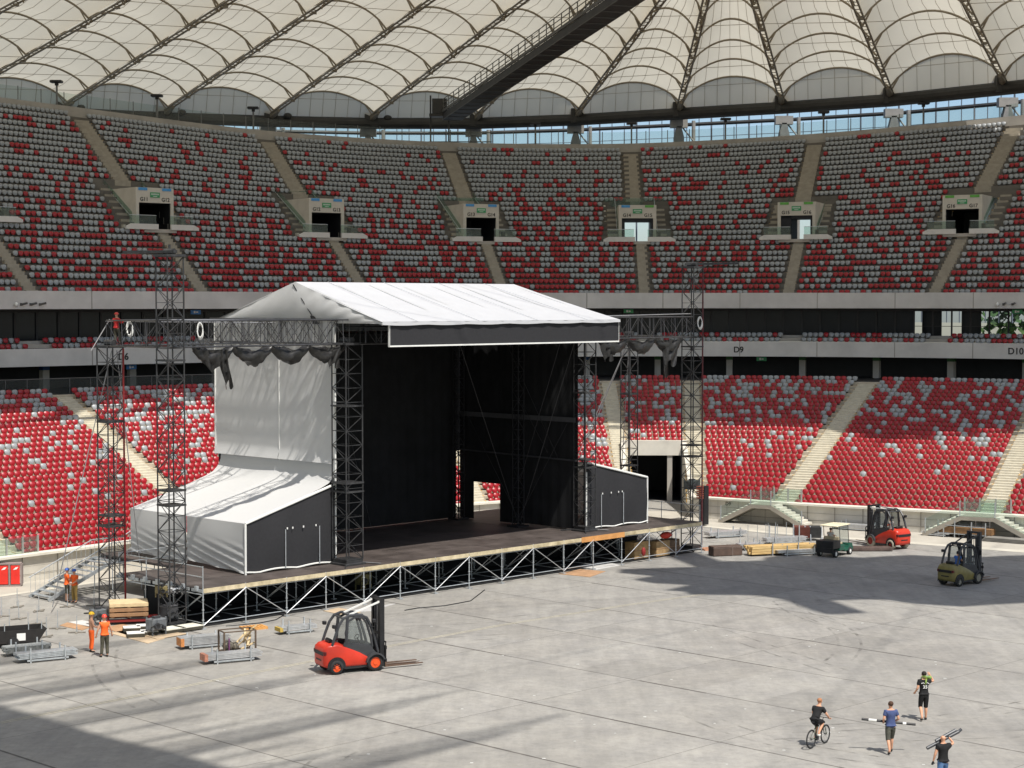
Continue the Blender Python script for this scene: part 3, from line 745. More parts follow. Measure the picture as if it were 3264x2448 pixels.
for i in range(NS):
    j = (i+1) % NS; (Pa, da), (Pb, db) = ALL[i], ALL[j]; La, Lb = LEN[i], LEN[j]
    vis = i < 13; na = 14 if vis else 6; ns = max(3, int(round(min(La, Lb)/STN)))
    def pt(a, r, Pa=Pa, Pb=Pb, da=da, db=db, La=La, Lb=Lb, ns=ns):
        q = (Pa + da*(1.0 + (La-1)*r/ns))*(1-a) + (Pb + db*(1.0 + (Lb-1)*r/ns))*a
        fr = r - math.floor(r+1e-6); ch = ((Pa-Pb).length)/12
        rise = 2.35*ch*(1 - .16*math.sin(math.pi*fr)**2)
        return Vector((q.x, q.y, q.z + .35 + rise*(1-(2*a-1)**2)**.85))
    sub = 4 if vis else 2
    m = mb(); m.smooth = True
    m.grid([[pt(a/na, r/sub) for a in range(na+1)] for r in range(ns*sub+1)])
    lun = [[pt(a/na, 0) for a in range(na+1)], [(Pa*(1-a/na)+Pb*(a/na)) + Vector((0,0,-.95)) - (da*(1-a/na)+db*(a/na))*.2 for a in range(na+1)]]
    m.grid(lun[::-1]); m.build('membrane_bay', membrane, roof)
    if vis:
        m = mb()
        for r in range(ns+1): m.path([pt(a/na, r)-Vector((0,0,.10)) for a in range(na+1)], .105, 5)
        for r in range(ns+1):                              # feet of the arches
            for (Pq, dq, Lq, e) in ((Pa, da, La, .02), (Pb, db, Lb, .98)):
                c = Pq + dq*(1.0+(Lq-1)*r/ns); t_ = pt(.09 if e < .5 else .91, r); m.tube(c+Vector((0,0,-.35)), t_-Vector((0,0,.1)), .09, 4)
        m.build('arch', arch_c, roof)
        m = mb()
        for k in range(1, 8):
            m.path([pt(k/8, r/sub)-Vector((0,0,.05)) for r in range(ns*sub+1)], .025, 3)
            m.tube(pt(k/8, 0)-Vector((0,0,.02))+(da*.06), (Pa*(1-k/8)+Pb*(k/8))-da*.1-Vector((0,0,.9)), .03, 3)
        for r in range(1, ns+1): m.tube(Pa+da*(1+(La-1)*r/ns), Pb+db*(1+(Lb-1)*r/ns), .03, 3)
        q0, q1 = Pa+Vector((0,0,.6))-da*.3, Pb+Vector((0,0,.6))-db*.3; m.tube(q0, q1, .03, 3)
        m.build('seam', seam_c, roof)
for i, (P, d) in enumerate(ALL):
    m = mb(); sd = Vector((-d.y, d.x, 0)).normalized()*.26; L = LEN[i]; up = Vector((0,0,.0))
    vis = i < 14
    for s_ in (-1, 1): m.tube(P+sd*s_-Vector((0,0,.05)), P+d*L+sd*s_-Vector((0,0,.05)), .10, 5 if vis else 4)
    if vis:
        r = 1.0
        while r < L: m.tube(P+d*r-sd, P+d*r+sd, .045, 4); r += 1.2
        for r in range(0, int(L/STN)+1):
            c = P + d*(1+r*STN*L/(L)) ; m.cbox(c-Vector((0,0,.25)), (.45,.45,.22))
        m.tube(P+Vector((0,0,-.4))-d*.8, P+d*3+Vector((0,0,-.2)), .45, 6, r2=.2)
    m.build('cable_rib', cable_c, roof)
m = mb(); ringp = []
for i in range(NS): a, b = ALL[i][0], ALL[(i+1) % NS][0]; ringp += [a+Vector((0,0,-.85))]
m.path(ringp, .66, 12, closed=True)
for i in range(14):
    P = ALL[i][0]; m.cbox(P+Vector((0,0,-.4)), (1.5,1.2,1.6)); m.ell(P+Vector((1.9,-.3,-.25)), (.5,.4,.35), 8, 5)
m.build('ring_beam', steel_dk, roof, smooth=False)
m = mb(); 
inner = [ALL[i][0] + ALL[i][1]*LEN[i] for i in range(NS)]
m.path(inner, .35, 6, closed=True); m.build('inner_ring', steel_dk, roof)
HUB = Vector((38.5, 88.5, 42))
m = mb()
for i in range(0, NS, 2): m.tube(inner[i], HUB, .035, 4)
m.build('radial_cable', cable_c, roof)
# folded inner membrane parked round the hub and the hanging needle
m = mb(); m.smooth = True; rings = []
for k in range(7):
    z = 38.5 + k*1.1; rr = (6.5, 9.5, 11, 11, 9.5, 7, 3)[k]; ring = []
    for j in range(60):
        a = 2*math.pi*j/60; q = rr*(1+.08*math.sin(a*15+k)+.05*math.sin(a*7)); qq = Vector((math.cos(a)*q*1.62, math.sin(a)*q*.84, 0)); ring.append(Vector((HUB.x, HUB.y, z)) + qq)
    rings.append(ring)
m.loft(rings); fm = m.build('folded_membrane', mat('folded_pvc', (.5,.48,.42), .8), None); tag(fm, 'folded inner roof membrane bundled around the hub high above the pitch', 'folded membrane')
m = mb(); m.tube((HUB.x,HUB.y,28),(HUB.x,HUB.y,58),.8,10); nd = m.build('roof_needle', steel_dk); tag(nd, 'steel needle mast hanging at the centre of the roof', 'mast')
# unseen half-clear strips added over the pitch to cast soft stripes at the lower left
U3, VV3 = Vector((.70,.714,0)), Vector((-.714,.70,0))
m = mb()
for v0 in (52.4, 45.8, 39.9, 33.1, 27.0):
    p = U3*30.5 + VV3*v0 + Vector((0,0,38.5)); m.loft([[p+U3*x+VV3*(w*sy)+Vector((0,0,h*sz)) for sy, sz in ((-1,-1),(1,-1),(1,1),(-1,1))] for x, w, h in ((0,.60,.02),(6,.5,.02),(11,.32,.02),(15,.08,.02))])
    m.loft([[p+U3*x+VV3*(w*sy)+Vector((0,0,1.2+.02*sz)) for sy, sz in ((-1,-1),(1,-1),(1,1),(-1,1))] for x, w in ((0,1.15),(8,.95),(14,.5),(18,.1))])
    for q in (2.4, 4.5): p2 = p + VV3*q; m.loft([[p2+U3*x+VV3*(w*sy)+Vector((0,0,.2*sz)) for sy, sz in ((-1,-1),(1,-1),(1,1),(-1,1))] for x, w in ((0,.26),(5,.18),(8,.05))])
stripe_shadow_m = bpy.data.materials.new('stripe_shadow_sheet'); stripe_shadow_m.use_nodes = True; nn_ = stripe_shadow_m.node_tree; nn_.nodes.clear()  # partly clear so the added strips cast only a weak shadow
a_ = nn_.nodes.new('ShaderNodeBsdfTransparent'); b_ = nn_.nodes.new('ShaderNodeBsdfDiffuse'); b_.inputs[0].default_value = (.2,.2,.18,1); mx_ = nn_.nodes.new('ShaderNodeMixShader'); mx_.inputs[0].default_value = .28; oo = nn_.nodes.new('ShaderNodeOutputMaterial')
nn_.links.new(a_.outputs[0], mx_.inputs[1]); nn_.links.new(b_.outputs[0], mx_.inputs[2]); nn_.links.new(mx_.outputs[0], oo.inputs[0])
m.build('stripe_shadow_strips', stripe_shadow_m, roof)
# gangway from the ring to the hub
ga = at_z(1440, 372, 36.4); gb = at_y(1990, 0, 150); dg = (gb-ga).normalized(); end = ga + dg*135
gang = thing('roof_gangway', 'long dark service gangway with railings crossing under the membrane roof', 'gangway')
side = Vector((-dg.y, dg.x, 0)).normalized(); upv = Vector((0,0,1))
m = mb(); m.bar(ga, end, 2.0, .75); m.build('girder', mat('gangway_steel', (.035,.035,.036), .6, .2, 1), gang)
m = mb(); x = 0
for s_ in (-1, 1): m.bar(ga+side*s_*1.05+upv*.55, end+side*s_*1.05+upv*.55, .12, .28); m.bar(ga+side*s_*1.05-upv*.36, end+side*s_*1.05-upv*.36, .08, .06)
while x < 135: m.bar(ga+dg*x-side*1.03-upv*.4, ga+dg*x+side*1.03-upv*.4, .10, .06); x += 2.2
m.build('edge_beam', mat('gangway_edge', (.10,.10,.095), .6, .2, 1), gang)
m = mb(); x = 0
for s_ in (-1, 1):
    for h in (1.0, 1.45, 1.9): m.tube(ga+side*s_*.95+upv*h, end+side*s_*.95+upv*h, .045, 4)
while x < 135:
    for s_ in (-1, 1): m.tube(ga+dg*x+side*s_*.95+upv*.4, ga+dg*x+side*s_*.95+upv*1.9, .05, 4)
    x += 2.2
m.build('railing', mat('gangway_rail', (.16,.155,.14), .6), gang)
m = mb(); g0 = ga - dg*.5
m.cbox(g0+Vector((-1.2,0,1.2)), (1.6,1.4,1.6)); m.cbox(g0+Vector((-1.2,0,.2)), (2.2,1.8,.3)); m.tube(g0+Vector((-2.2,0,-3)), g0+Vector((-2.2,0,2.4)), .1, 5); m.tube(g0+Vector((-.2,0,-3)), g0+Vector((-.2,0,1)), .1, 5)
m.build('winch_platform', steel_dk, gang)
m = mb()
for h in (-2.7, -1.7): m.bar(g0+Vector((-2.4,-.5,h)), g0+Vector((4.5,-.5,h)), .1, .12)
for x in (-2.2, 0, 2.2, 4.4): m.bar(g0+Vector((x,-.5,-2.9)), g0+Vector((x,-.5,-1.4)), .1, .1)
m.build('platform_railing', mat('gangway_rail', (.16,.155,.14), .6), gang)
# columns carrying the ring
for i in range(0, 14):
    P = ALL[i][0] - Vector((ALL[i][1].x, ALL[i][1].y, 0))*(4 if i > 8 else 1.5); c = thing('ring_column', f'{"grey" if i < 99 else ""} pier under roof rib {i}', 'column', (P.x, P.y, 0), 0, 'piers carrying the roof ring')
    px, py = proj(P.x, P.y, 35)
    c['label'] = 'grey steel pier carrying the roof ring behind the rim' 
    m = mb(); m.prism([(-.55,20),(.55,20),(.55,34.4),(.25,35.6),(-.25,35.6),(-.55,34.4)], 'y', -.5, .5); m.build('pier', mat('pier_grey', (.24,.24,.235), .7), c)
    m = mb(); m.tube((0,0,36),(3.6,-.5,31.5),.09,5); m.tube((1.7,.6,20),(1.7,.6,36.3),.22,8); m.cbox((0,0,35.9),(1.9,1.0,.9)); m.build('strut', mat('pier_strut', (.30,.29,.27), .6), c)
# glass facade behind the ring
fac = thing('glass_facade', 'blue tinted glass wall with fine mullions between the roof ring and the rim', 'facade')
m = mb(); g_ = mb(); rl = mb(); hd = mb()
fp = []
for i in range(14):
    P, d = ALL[i]; fp.append(Vector((P.x, P.y, 0)) - Vector((d.x, d.y, 0))*11)
for a, b in zip(fp, fp[1:]):
    g_.add([(a.x,a.y,14),(b.x,b.y,14),(b.x,b.y,44),(a.x,a.y,44)], [(0,1,2,3)])
    nm = 9
    for k in range(nm):
        q = a.lerp(b, k/nm); m.tube((q.x,q.y,14),(q.x,q.y,44),.055 if k % 3 else .1, 4)
    for z in np.arange(16, 44, 2.4): m.tube((a.x,a.y,z),(b.x,b.y,z),.05,4)
    ia, ib = a.lerp(C0, .03), b.lerp(C0, .03); rl.tube((ia.x,ia.y,34.2),(ib.x,ib.y,34.2),.16,4); hd.tube((ia.x,ia.y,36.3),(ib.x,ib.y,36.3),.22,5)
g_.build('pane', glass_f, fac); m.build('mullion', mat('mullion_grey', (.20,.22,.25), .5), fac); rl.build('white_rail', white_m, fac); hd.build('dark_beam', steel_dk, fac)
# rim balustrade and floodlights on posts
bal = thing('rim_balustrade', 'glass balustrade on slim posts along the rim of the upper tier', 'balustrade')
m = mb(); p_ = mb(); Q = []
for t in np.arange(-.6, 7.2, .12):
    p = cv(CR, t); n = frame_at(t, up_pt, .98)[2]; p = p + n*1.2; h = float(np.interp(t, TG, HR)); Q.append((p, h))
for (a, h1), (b, h2) in zip(Q, Q[1:]): m.add([V3(a,h1-.6),V3(b,h2-.6),V3(b,h2+1.35),V3(a,h1+1.35)], [(0,1,2,3)]); p_.tube(V3(a,h1-.6), V3(a,h1+1.42), .045, 5)
m.build('glass_panel', glass('rim_glass', (.86,.93,.90), .16), bal); p_.build('post', mat('post_grey', (.16,.16,.15), .6), bal)
locs = [(183,300,'leftmost, above the far left seats'),(500,345,'second from the left'),(808,385,'third from the left'),(1705,430,'just right of the gangway foot'),(2013,430,'left of the middle pier, beside block G15'),(2312,420,'above block G15 right of the middle'),(2626,405,'above portal G15 and G16'),(2944,380,'rightmost, in front of the glass wall')]
for (px, py, w) in locs:
    t = min(np.arange(-.6, 7.2, .005), key=lambda t: abs(proj(*V3(cv(CR,t)+frame_at(t, up_pt, .98)[2]*.9, 34))[0]-px)); p = cv(CR,t)+frame_at(t, up_pt, .98)[2]*.9; h = float(np.interp(t, TG, HR))
    o = thing('rim_floodlight', f'dark floodlight on a post at the rim, {w}', 'floodlight', V3(p, h-.5))
    mb().tube((0,0,0),(0,0,2.5),.09,6).build('post', mat('post_grey', (.16,.16,.15), .6), o)
    m = mb(); m.bbox(-.55,.55,-.5,.3,2.6,2.85,.05).cbox((0,0,2.5),(.3,.3,.25)); h_ = m.build('lamp_head', black_p, o)
# loudspeaker on the rim near the gangway, plus trees seen through the boxes
tree_l = mat('tree_leaf', (.025,.06,.014), .8, .5, .7, c2=(.05,.10,.022)); bark = mat('bark', (.10,.075,.05), .9)
for i in range(9):
    t = 5.55 + i*.21; p = cv(CN, t) + frame_at(t, up_pt, .02)[2]*(62 + 9*(i % 3))
    o = thing('tree', 'green tree outside seen through the box windows on the right', 'tree', V3(p, 0), 0, 'trees outside the stadium')
    m = mb()
    for k in range(900):
        a, b = random.uniform(0, 6.28), random.uniform(-1, 1); r = 6.0*random.uniform(.35, 1)**.5*(1+.2*math.sin(3*a+i)); c = Vector((math.cos(a)*r*math.sqrt(1-b*b), math.sin(a)*r*math.sqrt(1-b*b), 11.6+b*5.6+(i % 4)*.8))
        s_ = random.uniform(.22, .5); n_ = Vector((random.gauss(0,1),random.gauss(0,1),random.gauss(0,1))).normalized(); u_ = n_.orthogonal().normalized()*s_; w_ = n_.cross(u_)
        m.add([c-u_-w_, c+u_-w_*.6, c+u_*.7+w_, c-u_*.8+w_], [(0,1,2,3)])
    m.build('crown', tree_l, o); mb().tube((0,0,0),(0,0,10),.4,7,r2=.2).build('trunk', bark, o)

# ------------------------------------------------------------------ stage
PF = Vector((-15.2, 90.3, 0)); AZ = math.atan2(US.y, US.x)
def SP(s, d, z=0): return PF + US*s + VS*d + Vector((0,0,z))
def sthing(name, label, cat, s, d, z=0, group=None, rz=0): return thing(name, label, cat, SP(s, d, z), AZ+rz, group)
DZ = 2.0; SL = 39.1
stg = sthing('stage_platform', 'long dark plywood stage platform standing on galvanised scaffold legs', 'stage', 0, 0)
m = mb(); 
for i in range(15):
    for j in range(6):
        a, b = SL*i/15, SL*(i+1)/15; c, d = 2.45*j, 2.45*(j+1)
        if i == 0 and j > 2: continue
        if i == 1 and j > 2: a = 3.6
        z = DZ + random.uniform(-.004, .004); m.box(a+.008, b-.008, c+.008, d-.008, z-.09, z)
m.build('deck', deck_m, stg)
m = mb(); m.box(3.6, SL, 0.02, 14.6, DZ-.14, DZ-.095).box(0, 3.6, .02, 7.3, DZ-.14, DZ-.095); m.build('deck_underlay', black_cloth, stg)
edge_m = mat('deck_edge_timber', (.46,.38,.22), .7, .25, 1.5, c2=(.58,.50,.34))
m = mb(); 
for i in range(15): m.box(SL*i/15+.01, SL*(i+1)/15-.01, -.05, .0, DZ-.22, DZ-.01 + (.012 if i in (11,12) else 0))
m.build('edge_board', edge_m, stg)
m = mb(); m.box(27.6, 31.5, -.075, -.052, DZ-.28, DZ+.03); m.build('edge_board', mat('orange_plank', (.62,.30,.10), .7, .15, 2), stg)
m = mb()
for i in range(7): m.box(-.05, 0, 1.1*i, 1.1*i+.9, DZ-.2, DZ-.05); m.box(-.16, -.02, 1.1*i+.3, 1.1*i+.5, DZ-.12, DZ+.10)
m.tube((-.1,0,DZ-.28),(-.1,7.4,DZ-.28),.03,5); m.build('side_ledger', galv, stg)
first = True; 
for j, dd in enumerate((-.02, 2.45, 4.9)):
    for i in range(16):
        s = SL*i/15; m = mb(); m.tube((s,dd,.10),(s,dd,DZ-.10 if j else DZ+.02),.032,6); m.cbox((s,dd,.03),(.24,.24,.05)); m.tube((s,dd,.04),(s,dd,.35),.022,5)
        for z in (.45,.95,1.45): m.tube((s,dd,z-.02),(s,dd,z+.02),.062,8)
        m.build('standard', galv, stg)
for i in range(15):
    a, b = SL*i/15, SL*(i+1)/15
    m = mb(); 
    if i % 2 == 0: m.tube((a,-.06,.2),(b,-.06,DZ-.2),.023,5)
    else: m.tube((a,-.06,DZ-.2),(b,-.06,.2),.023,5)
    if i % 3 != 1: m.tube((a,2.3,DZ-.2),(b,2.3,.3),.024,5); m.tube((b,2.36,DZ-.2),(a,2.36,.3),.02,5)
    m.tube((a,0,DZ-.25),(a,2.4,.3),.02,5); m.tube((a,4.8,DZ-.2),(b,4.8,.3),.02,5)
    m.build('diagonal_brace', alu, stg)
    m = mb(); m.tube((a,0,.30),(b,0,.30),.025,5); m.tube((a,2.45,.30),(b,2.45,.30),.025,5); m.tube((a,0,DZ-.26),(b,0,DZ-.26),.022,5); m.tube((a,0,.3),(a,2.45,.3),.022,5)
    m.tube((a,.0,DZ-.3),(a,2.4,.3),.026,5); m.build('ledger', galv, stg)
m = mb(); m.box(.3, SL-.3, 5.2, 5.24, .02, DZ-.15); m.box(.1,.14,3,5.2,.02,DZ-.15); m.build('under_stage_shade_sheet', black_cloth, stg)  # black sheets added to deepen the shade below the deck
m = mb(); m.box(.2, SL-.2, .5, 5.2, .012, .02); m.build('ground_shade_sheet', black_cloth, stg)  # black sheet standing in for the deck's shade on the ground
# guard rails at both ends
def guard(s0, d0, s1, d1, lab):
    L = math.hypot(s1-s0, d1-d0); g = sthing('guard_rail', lab, 'railing', s0, d0, DZ, None, math.atan2(d1-d0, s1-s0))
    m = mb(); n = max(2, int(L/2.4)+1)
    for k in range(n): m.tube((L*k/(n-1),0,-.1),(L*k/(n-1),0,1.1),.027,6)
    m.build('post', galv, g); m = mb(); m.tube((0,0,1.05),(L,0,1.05),.025,6); m.tube((0,0,.55),(L,0,.55),.025,6); m.build('rail', galv, g)
guard(.05,.05,.05,7.3,'galvanised guard rail on the left end of the stage')
guard(SL-.05,.1,SL-.05,6.5,'galvanised guard rail on the right end of the stage')
guard(.2,7.5,3.6,7.5,'short guard rail behind the front left truss tower')

# ---- lattice truss helpers
def lattice(m, p, q, w, h, bay, r=.035, r2=.02, axis=None):
    p, q = Vector(p), Vector(q); d = (q-p); L = d.length; d.normalize()
    a = (axis or Vector((0,0,1)).cross(d)); a = a.normalized() if a.length > .1 else Vector((1,0,0)); b = d.cross(a)
    cs = [a*(w/2)*sx + b*(h/2)*sy for sx, sy in ((-1,-1),(1,-1),(1,1),(-1,1))]
    for c in cs: m.tube(p+c, q+c, r, 5)
    n = max(1, int(round(L/bay)))
    for k in range(n+1):
        o_ = p + d*(L*k/n)
        for i in range(4): m.tube(o_+cs[i], o_+cs[(i+1)%4], r2, 4, cap=False)
        if k < n:
            o2 = p + d*(L*(k+1)/n)
            for i in range(4):
                if (k+i) % 2: m.tube(o_+cs[i], o2+cs[(i+1)%4], r2, 4, cap=False)
                else: m.tube(o_+cs[(i+1)%4], o2+cs[i], r2, 4, cap=False)
def tower(s, d, z0, z1, label, w=.95, bay=.75, mt=truss_m, top=True):
    t = sthing('truss_tower', label, 'truss tower', s, d, z0, 'lattice towers round the stage'); h = z1-z0
    m = mb(); lattice(m, (0,0,.3), (0,0,h), w, w, bay, .040, .020, Vector((1,0,0))); m.build('lattice_mast', mt, t)
    m = mb(); m.bbox(-w*.62,w*.62,-w*.62,w*.62,0,.12,.02); m.box(-w*.5,w*.5,-w*.5,w*.5,.12,.3)
    for x in (-1,1):
        for y in (-1,1): m.tube((x*w*.5,y*w*.5,.1),(x*w*1.1,y*w*1.1,.03),.04,5)
    m.build('base', truss_m, t)
    m = mb()
    for zz in (h*.33, h*.37, h*.72): m.box(-w*.55,w*.55,-w*.55,w*.55,zz,zz+.09)
    m.build('collar', truss_m, t)
    if top: m = mb(); m.box(-w*.6,w*.6,-w*.6,w*.6,h,h+.12); m.tube((0,-w*.4,h+.25),(0,w*.4,h+.25),.16,8); m.build('head_block', truss_m, t)
    return t
T1 = tower(-.6, 7.0, 0, 13.75, 'black truss tower furthest left, behind the left end of the stage')
T2 = tower(-.75, 1.5, 0, 18.3, 'tall black truss tower at the front left corner of the stage')
T3 = tower(10.62, 1.5, DZ, 13.8, 'black truss tower standing on the deck at the left edge of the stage opening', 1.15)
T4 = tower(30.35, 2.2, DZ, 13.8, 'black truss tower standing on the deck at the right edge of the stage opening', .95)
T5 = tower(40.2, 7.1, 0, 13.75, 'black truss tower behind the right wing tent, in front of the tunnel', .8)
T6 = tower(39.95, 1.5, 0, 18.3, 'tall black truss tower at the front right corner of the stage')
for t in (T1,):
    m = mb(); m.tube((.475,-.475,.3),(.475,-.475,13.7),.052,6); m.build('red_chord', truss_r, t)
for t, rz, l in ((T2, 90, 3.9), (T6, -60, 3.0)):
    m = mb(); a = R(rz); m.bar((-.5*math.cos(a),-.5*math.sin(a),18.55),(l*math.cos(a),l*math.sin(a),18.6),.22,.14); m.tube((0,0,18.3),(0,0,18.9),.06,6); m.build('top_arm', truss_m, t).location = (0,0,0)
m = mb(); m.tube((.475,-.475,.3),(.475,-.475,18.0),.05,6); m.build('red_chord', mat('dull_red_truss', (.10,.02,.025), .5), T6)
def beam(s0, d0, s1, d1, label, z=14.5, w=.9, h=1.3, bay=1.15, r2=.018):
    L = math.hypot(s1-s0, d1-d0); t = sthing('truss_beam', label, 'truss beam', s0, d0, z, 'horizontal lattice beams joining the towers', math.atan2(d1-d0, s1-s0))
    m = mb(); lattice(m, (0,0,0), (L,0,0), w, h, bay, .04, r2); m.build('lattice', truss_m, t)
    m = mb(); x = .4
    while x < L: m.tube((x,-w/2,-h/2),(x+random.uniform(-.1,.1),-w/2,h/2),.02,4); x += 1.1
    m.build('upright', mat('truss_upright', (.10,.10,.11), .5, metal=.4), t); return t
beam(-.6, 6.6, -.75, 1.9, 'short lattice beam between the two left towers')
beam(-.3, 1.5, 10.4, 1.5, 'front lattice beam from the front left tower to the stage opening')
beam(-.2, 7.0, 10.2, 7.0, 'rear lattice beam from the far left tower to the tent wall')
bm = beam(10.05, 2.0, 10.05, 12.6, 'lattice beam under the white gable, along the side wall', w=.5)
m = mb(); 
for k in range(11):
    x = .3+k*.95; m.tube((x,-.27,-.65),(x+random.choice((-.35,.35)),-.27,.6),.012,4)
m.build('web', truss_m, bm)
beam(29.6, 1.5, 39.5, 1.5, 'front lattice beam from the stage opening to the front right tower')
beam(30.4, 7.1, 39.8, 7.1, 'rear lattice beam on the right, in front of the upper band')
beam(39.95, 2.0, 40.2, 6.8, 'short lattice beam between the two right towers')
beam(10.9, 1.2, 30.2, 1.2, 'lattice beam behind the black header banner')

# ---- stage house
RID, EV = 17.2, 15.05
house = sthing('stage_roof', 'white tent roof over the stage with a long charcoal header banner', 'stage roof', 0, 0)
def skinface(m, P, n1, n2, f):                          # bilinear patch with offset function
    A, B_, C_, D_ = [Vector(p) for p in P]
    m.grid([[ (A.lerp(B_, i/n1)).lerp(D_.lerp(C_, i/n1), j/n2) + f(i/n1, j/n2) for j in range(n2+1)] for i in range(n1+1)])
m = mb(); m.smooth = True
sag = lambda u, v: Vector((0,0,-.10*math.sin(math.pi*v)*(.5+.5*abs(math.sin(math.pi*u*5)))))
skinface(m, [(10.35,-1.6,EV),(29.3,-1.6,EV),(27.7,5.7,RID),(10.5,5.7,RID)], 30, 8, sag)
skinface(m, [(10.5,5.7,RID),(27.7,5.7,RID),(29.3,13,EV),(10.35,13,EV)], 30, 8, sag)
skinface(m, [(10.4,-1.6,EV+.02),(29.25,-1.6,EV+.02),(29.25,-1.62,EV-.13),(10.4,-1.62,EV-.16)], 40, 1, lambda u, v: Vector((0,-.03*math.sin(u*90),-.05*v*abs(math.sin(u*19)))))
m.build('roof_sheet', pvc_roof, house)
m = mb()
for s in (12.9,17.5,22.2,26.4):
    a, b = Vector((s,-1.6,EV+.02)), Vector((10.5+(s-10.35)*.91,5.7,RID+.02)); m.tube(a, b, .018, 4)
m.build('roof_seam', mat('roof_seam_grey', (.58,.59,.61), .7), house)
m = mb(); m.smooth = True                                # gable, wrinkled towards the ridge slit
def gab(u, v):
    return Vector((-.16*math.sin(v*3.1)*math.sin(u*3.1) - .05*(1-v)*math.sin(u*70+v*8)*(.3+.7*(u > .5)), 0, 0))
G = []
for i in range(57):
    u = i/56; d = 13 - 14.6*u; zt = EV + (RID-EV)*(1-abs(d-5.7)/7.3); row = []
    for j in range(9):
        v = j/8; row.append(Vector((10.38, d, 14.95 + (zt-14.95)*v)) + gab(u, 1-v if v < 1 else 0)*(1 if 0 < v < 1 else .6*(v == 0)))
    G.append([p_+Vector((.10*(j/8),0,0)) for j, p_ in enumerate(row)])
m.grid(G); m.build('gable_sheet', pvc, house)
m = mb(); m.tube((10.42,5.8,RID-.15),(10.22,3.8,15.2),.03,5); m.add([(10.2,3.9,14.9),(10.2,3.3,14.9),(10.45,4.6,15.9)], [(0,1,2)]); m.build('gable_slit', black_cloth, house)
m = mb(); m.box(11.0,29.25,-1.50,-1.42,13.80,14.92); m.build('header_banner', mesh_cloth, house)
m = mb(); m.smooth = False; m.box(10.98,29.27,-1.53,-1.40,13.72,13.80); m.box(10.98,11.005,-1.53,-1.40,13.80,14.92); m.box(29.25,29.27,-1.53,-1.40,13.80,14.92); m.build('banner_edge', white_m, house)
m = mb(); m.box(10.6,29.8,2.4,12.9,14.3,14.34); m.box(10.5,29.3,-1.3,2.4,14.75,14.78); m.build('black_ceiling', black_cloth, house)
m = mb()
for s in np.arange(10.6,29.5,2.6): m.bar((s,-1.4,EV-.12),(10.5+(s-10.35)*.91,5.65,RID-.1),.1,.14)
m.build('rafter', alu, house)
# side wall, white with folds
sw = sthing('tent_side_wall', 'tall white tarpaulin wall closing the left side of the stage house', 'tarpaulin wall', 0, 0)
def wrink(d, z):
    q = Vector((d, z)); w = .004*math.sin(z*5.5+d*1.2)*(d < 6.2) ; w += .035*math.sin((d*1.2+z)*5.5)*math.exp(-((d-4.4)/2.2)**2) + .004*math.sin(d*9)
    return -w - .05*math.sin((d-2.3)/10.6*math.pi*2)**2*math.sin((z-7.4)/7*math.pi)
for (d0, d1, nm) in ((2.3, 7.0, 0), (7.03, 12.9, 1)):
    m = mb(); m.smooth = True; G = []
    for i in range(41):
        d = d0+(d1-d0)*i/40; G.append([(10.4-.16*max(0,1-j/6)**1.5+wrink(d, 7.38+7.5*j/70)*(0 if nm else 1) - (.003*math.sin(j*.9) if nm else 0)-.02, d, 7.38 + 7.6*j/70) for j in range(71)])
    m.grid(G); m.build('wall_sheet', pvc, sw)
m = mb(); m.box(10.33,10.45,2.22,2.32,4,14.9); m.box(10.35,10.39,6.98,7.05,7.3,14.9); m.box(10.33,10.41,12.85,12.95,7.3,14.9); m.build('edge_strip', white_m, sw)
# black drapes of the stage box
dr = sthing('black_drapes', 'black drapes lining the back and right side of the stage box', 'drapes', 0, 0)
def drape(P, Q, z0, z1, n, amp, nrm):
    m = mb(); m.smooth = True; P, Q = Vector(P), Vector(Q)
    m.grid([[ (P.lerp(Q, i/n) + nrm*(amp*math.sin(i*1.3)+amp*.5*math.sin(i*.37+j)) + Vector((0,0,z0+(z1-z0)*j/6))) for j in range(7)] for i in range(n+1)]); return m
nv_, nu_ = Vector((0,1,0)), Vector((1,0,0))
drape((10.6,12.9,0),(15.6,12.9,0),2.32,14.3,40,.03,nv_).build('back_drape', black_cloth, dr)
drape((15.5,12.95,0),(29.68,12.95,0),2.04,14.3,90,.03,nv_).build('back_drape', black_cloth, dr)
drape((29.5,12.9,0),(30.0,12.9,0),6.4,14.3,4,.01,nv_).build('back_drape', black_cloth, dr)
drape((10.55,2.35,0),(10.55,12.9,0),2.04,14.3,50,.02,nu_).build('side_drape', black_cloth, dr)
drape((29.9,2.35,0),(29.9,7.3,0),2.12,14.3,30,.02,nu_).build('side_drape', black_cloth, dr)
drape((29.9,7.2,0),(29.9,9.1,0),2.04,14.3,12,.02,nu_).build('side_drape', black_cloth, dr)
drape((29.95,8.9,0),(29.95,11.7,0),4.45,14.3,12,.02,nu_).build('side_drape', black_cloth, dr)
drape((29.9,11.5,0),(29.9,12.78,0),2.04,14.3,8,.02,nu_).build('side_drape', black_cloth, dr)
m = mb(); m.box(29.80,29.84,2.5,12.8,8.7,9.0); m.build('grey_strap', mat('strap_grey', (.075,.075,.08), .7), dr)
m = mb(); m.bar((29.80,2.4,6.35),(29.80,12.8,6.5),.05,.10); m.build('lower_rail', mat('rail_grey', (.05,.05,.055), .6), dr)
dk = mat('inner_mast', (.022,.022,.025), .5)
for s, d, l in ((29.2,12.2,'slim dark mast in the back right corner of the stage'), (29.0,6.6,'dark truss mast standing inside the stage near the right wall')):
    t = sthing('inner_mast', l, 'mast', s, d, DZ, 'dark masts inside the stage')
    m = mb(); lattice(m, (0,0,0), (0,0,12.2), .5, .5, .6, .035, .02, Vector((1,0,0))); m.build('lattice_mast', dk, t); mb().bbox(-.5,.5,-.5,.5,0,.1,.01).build('base', dk, t)
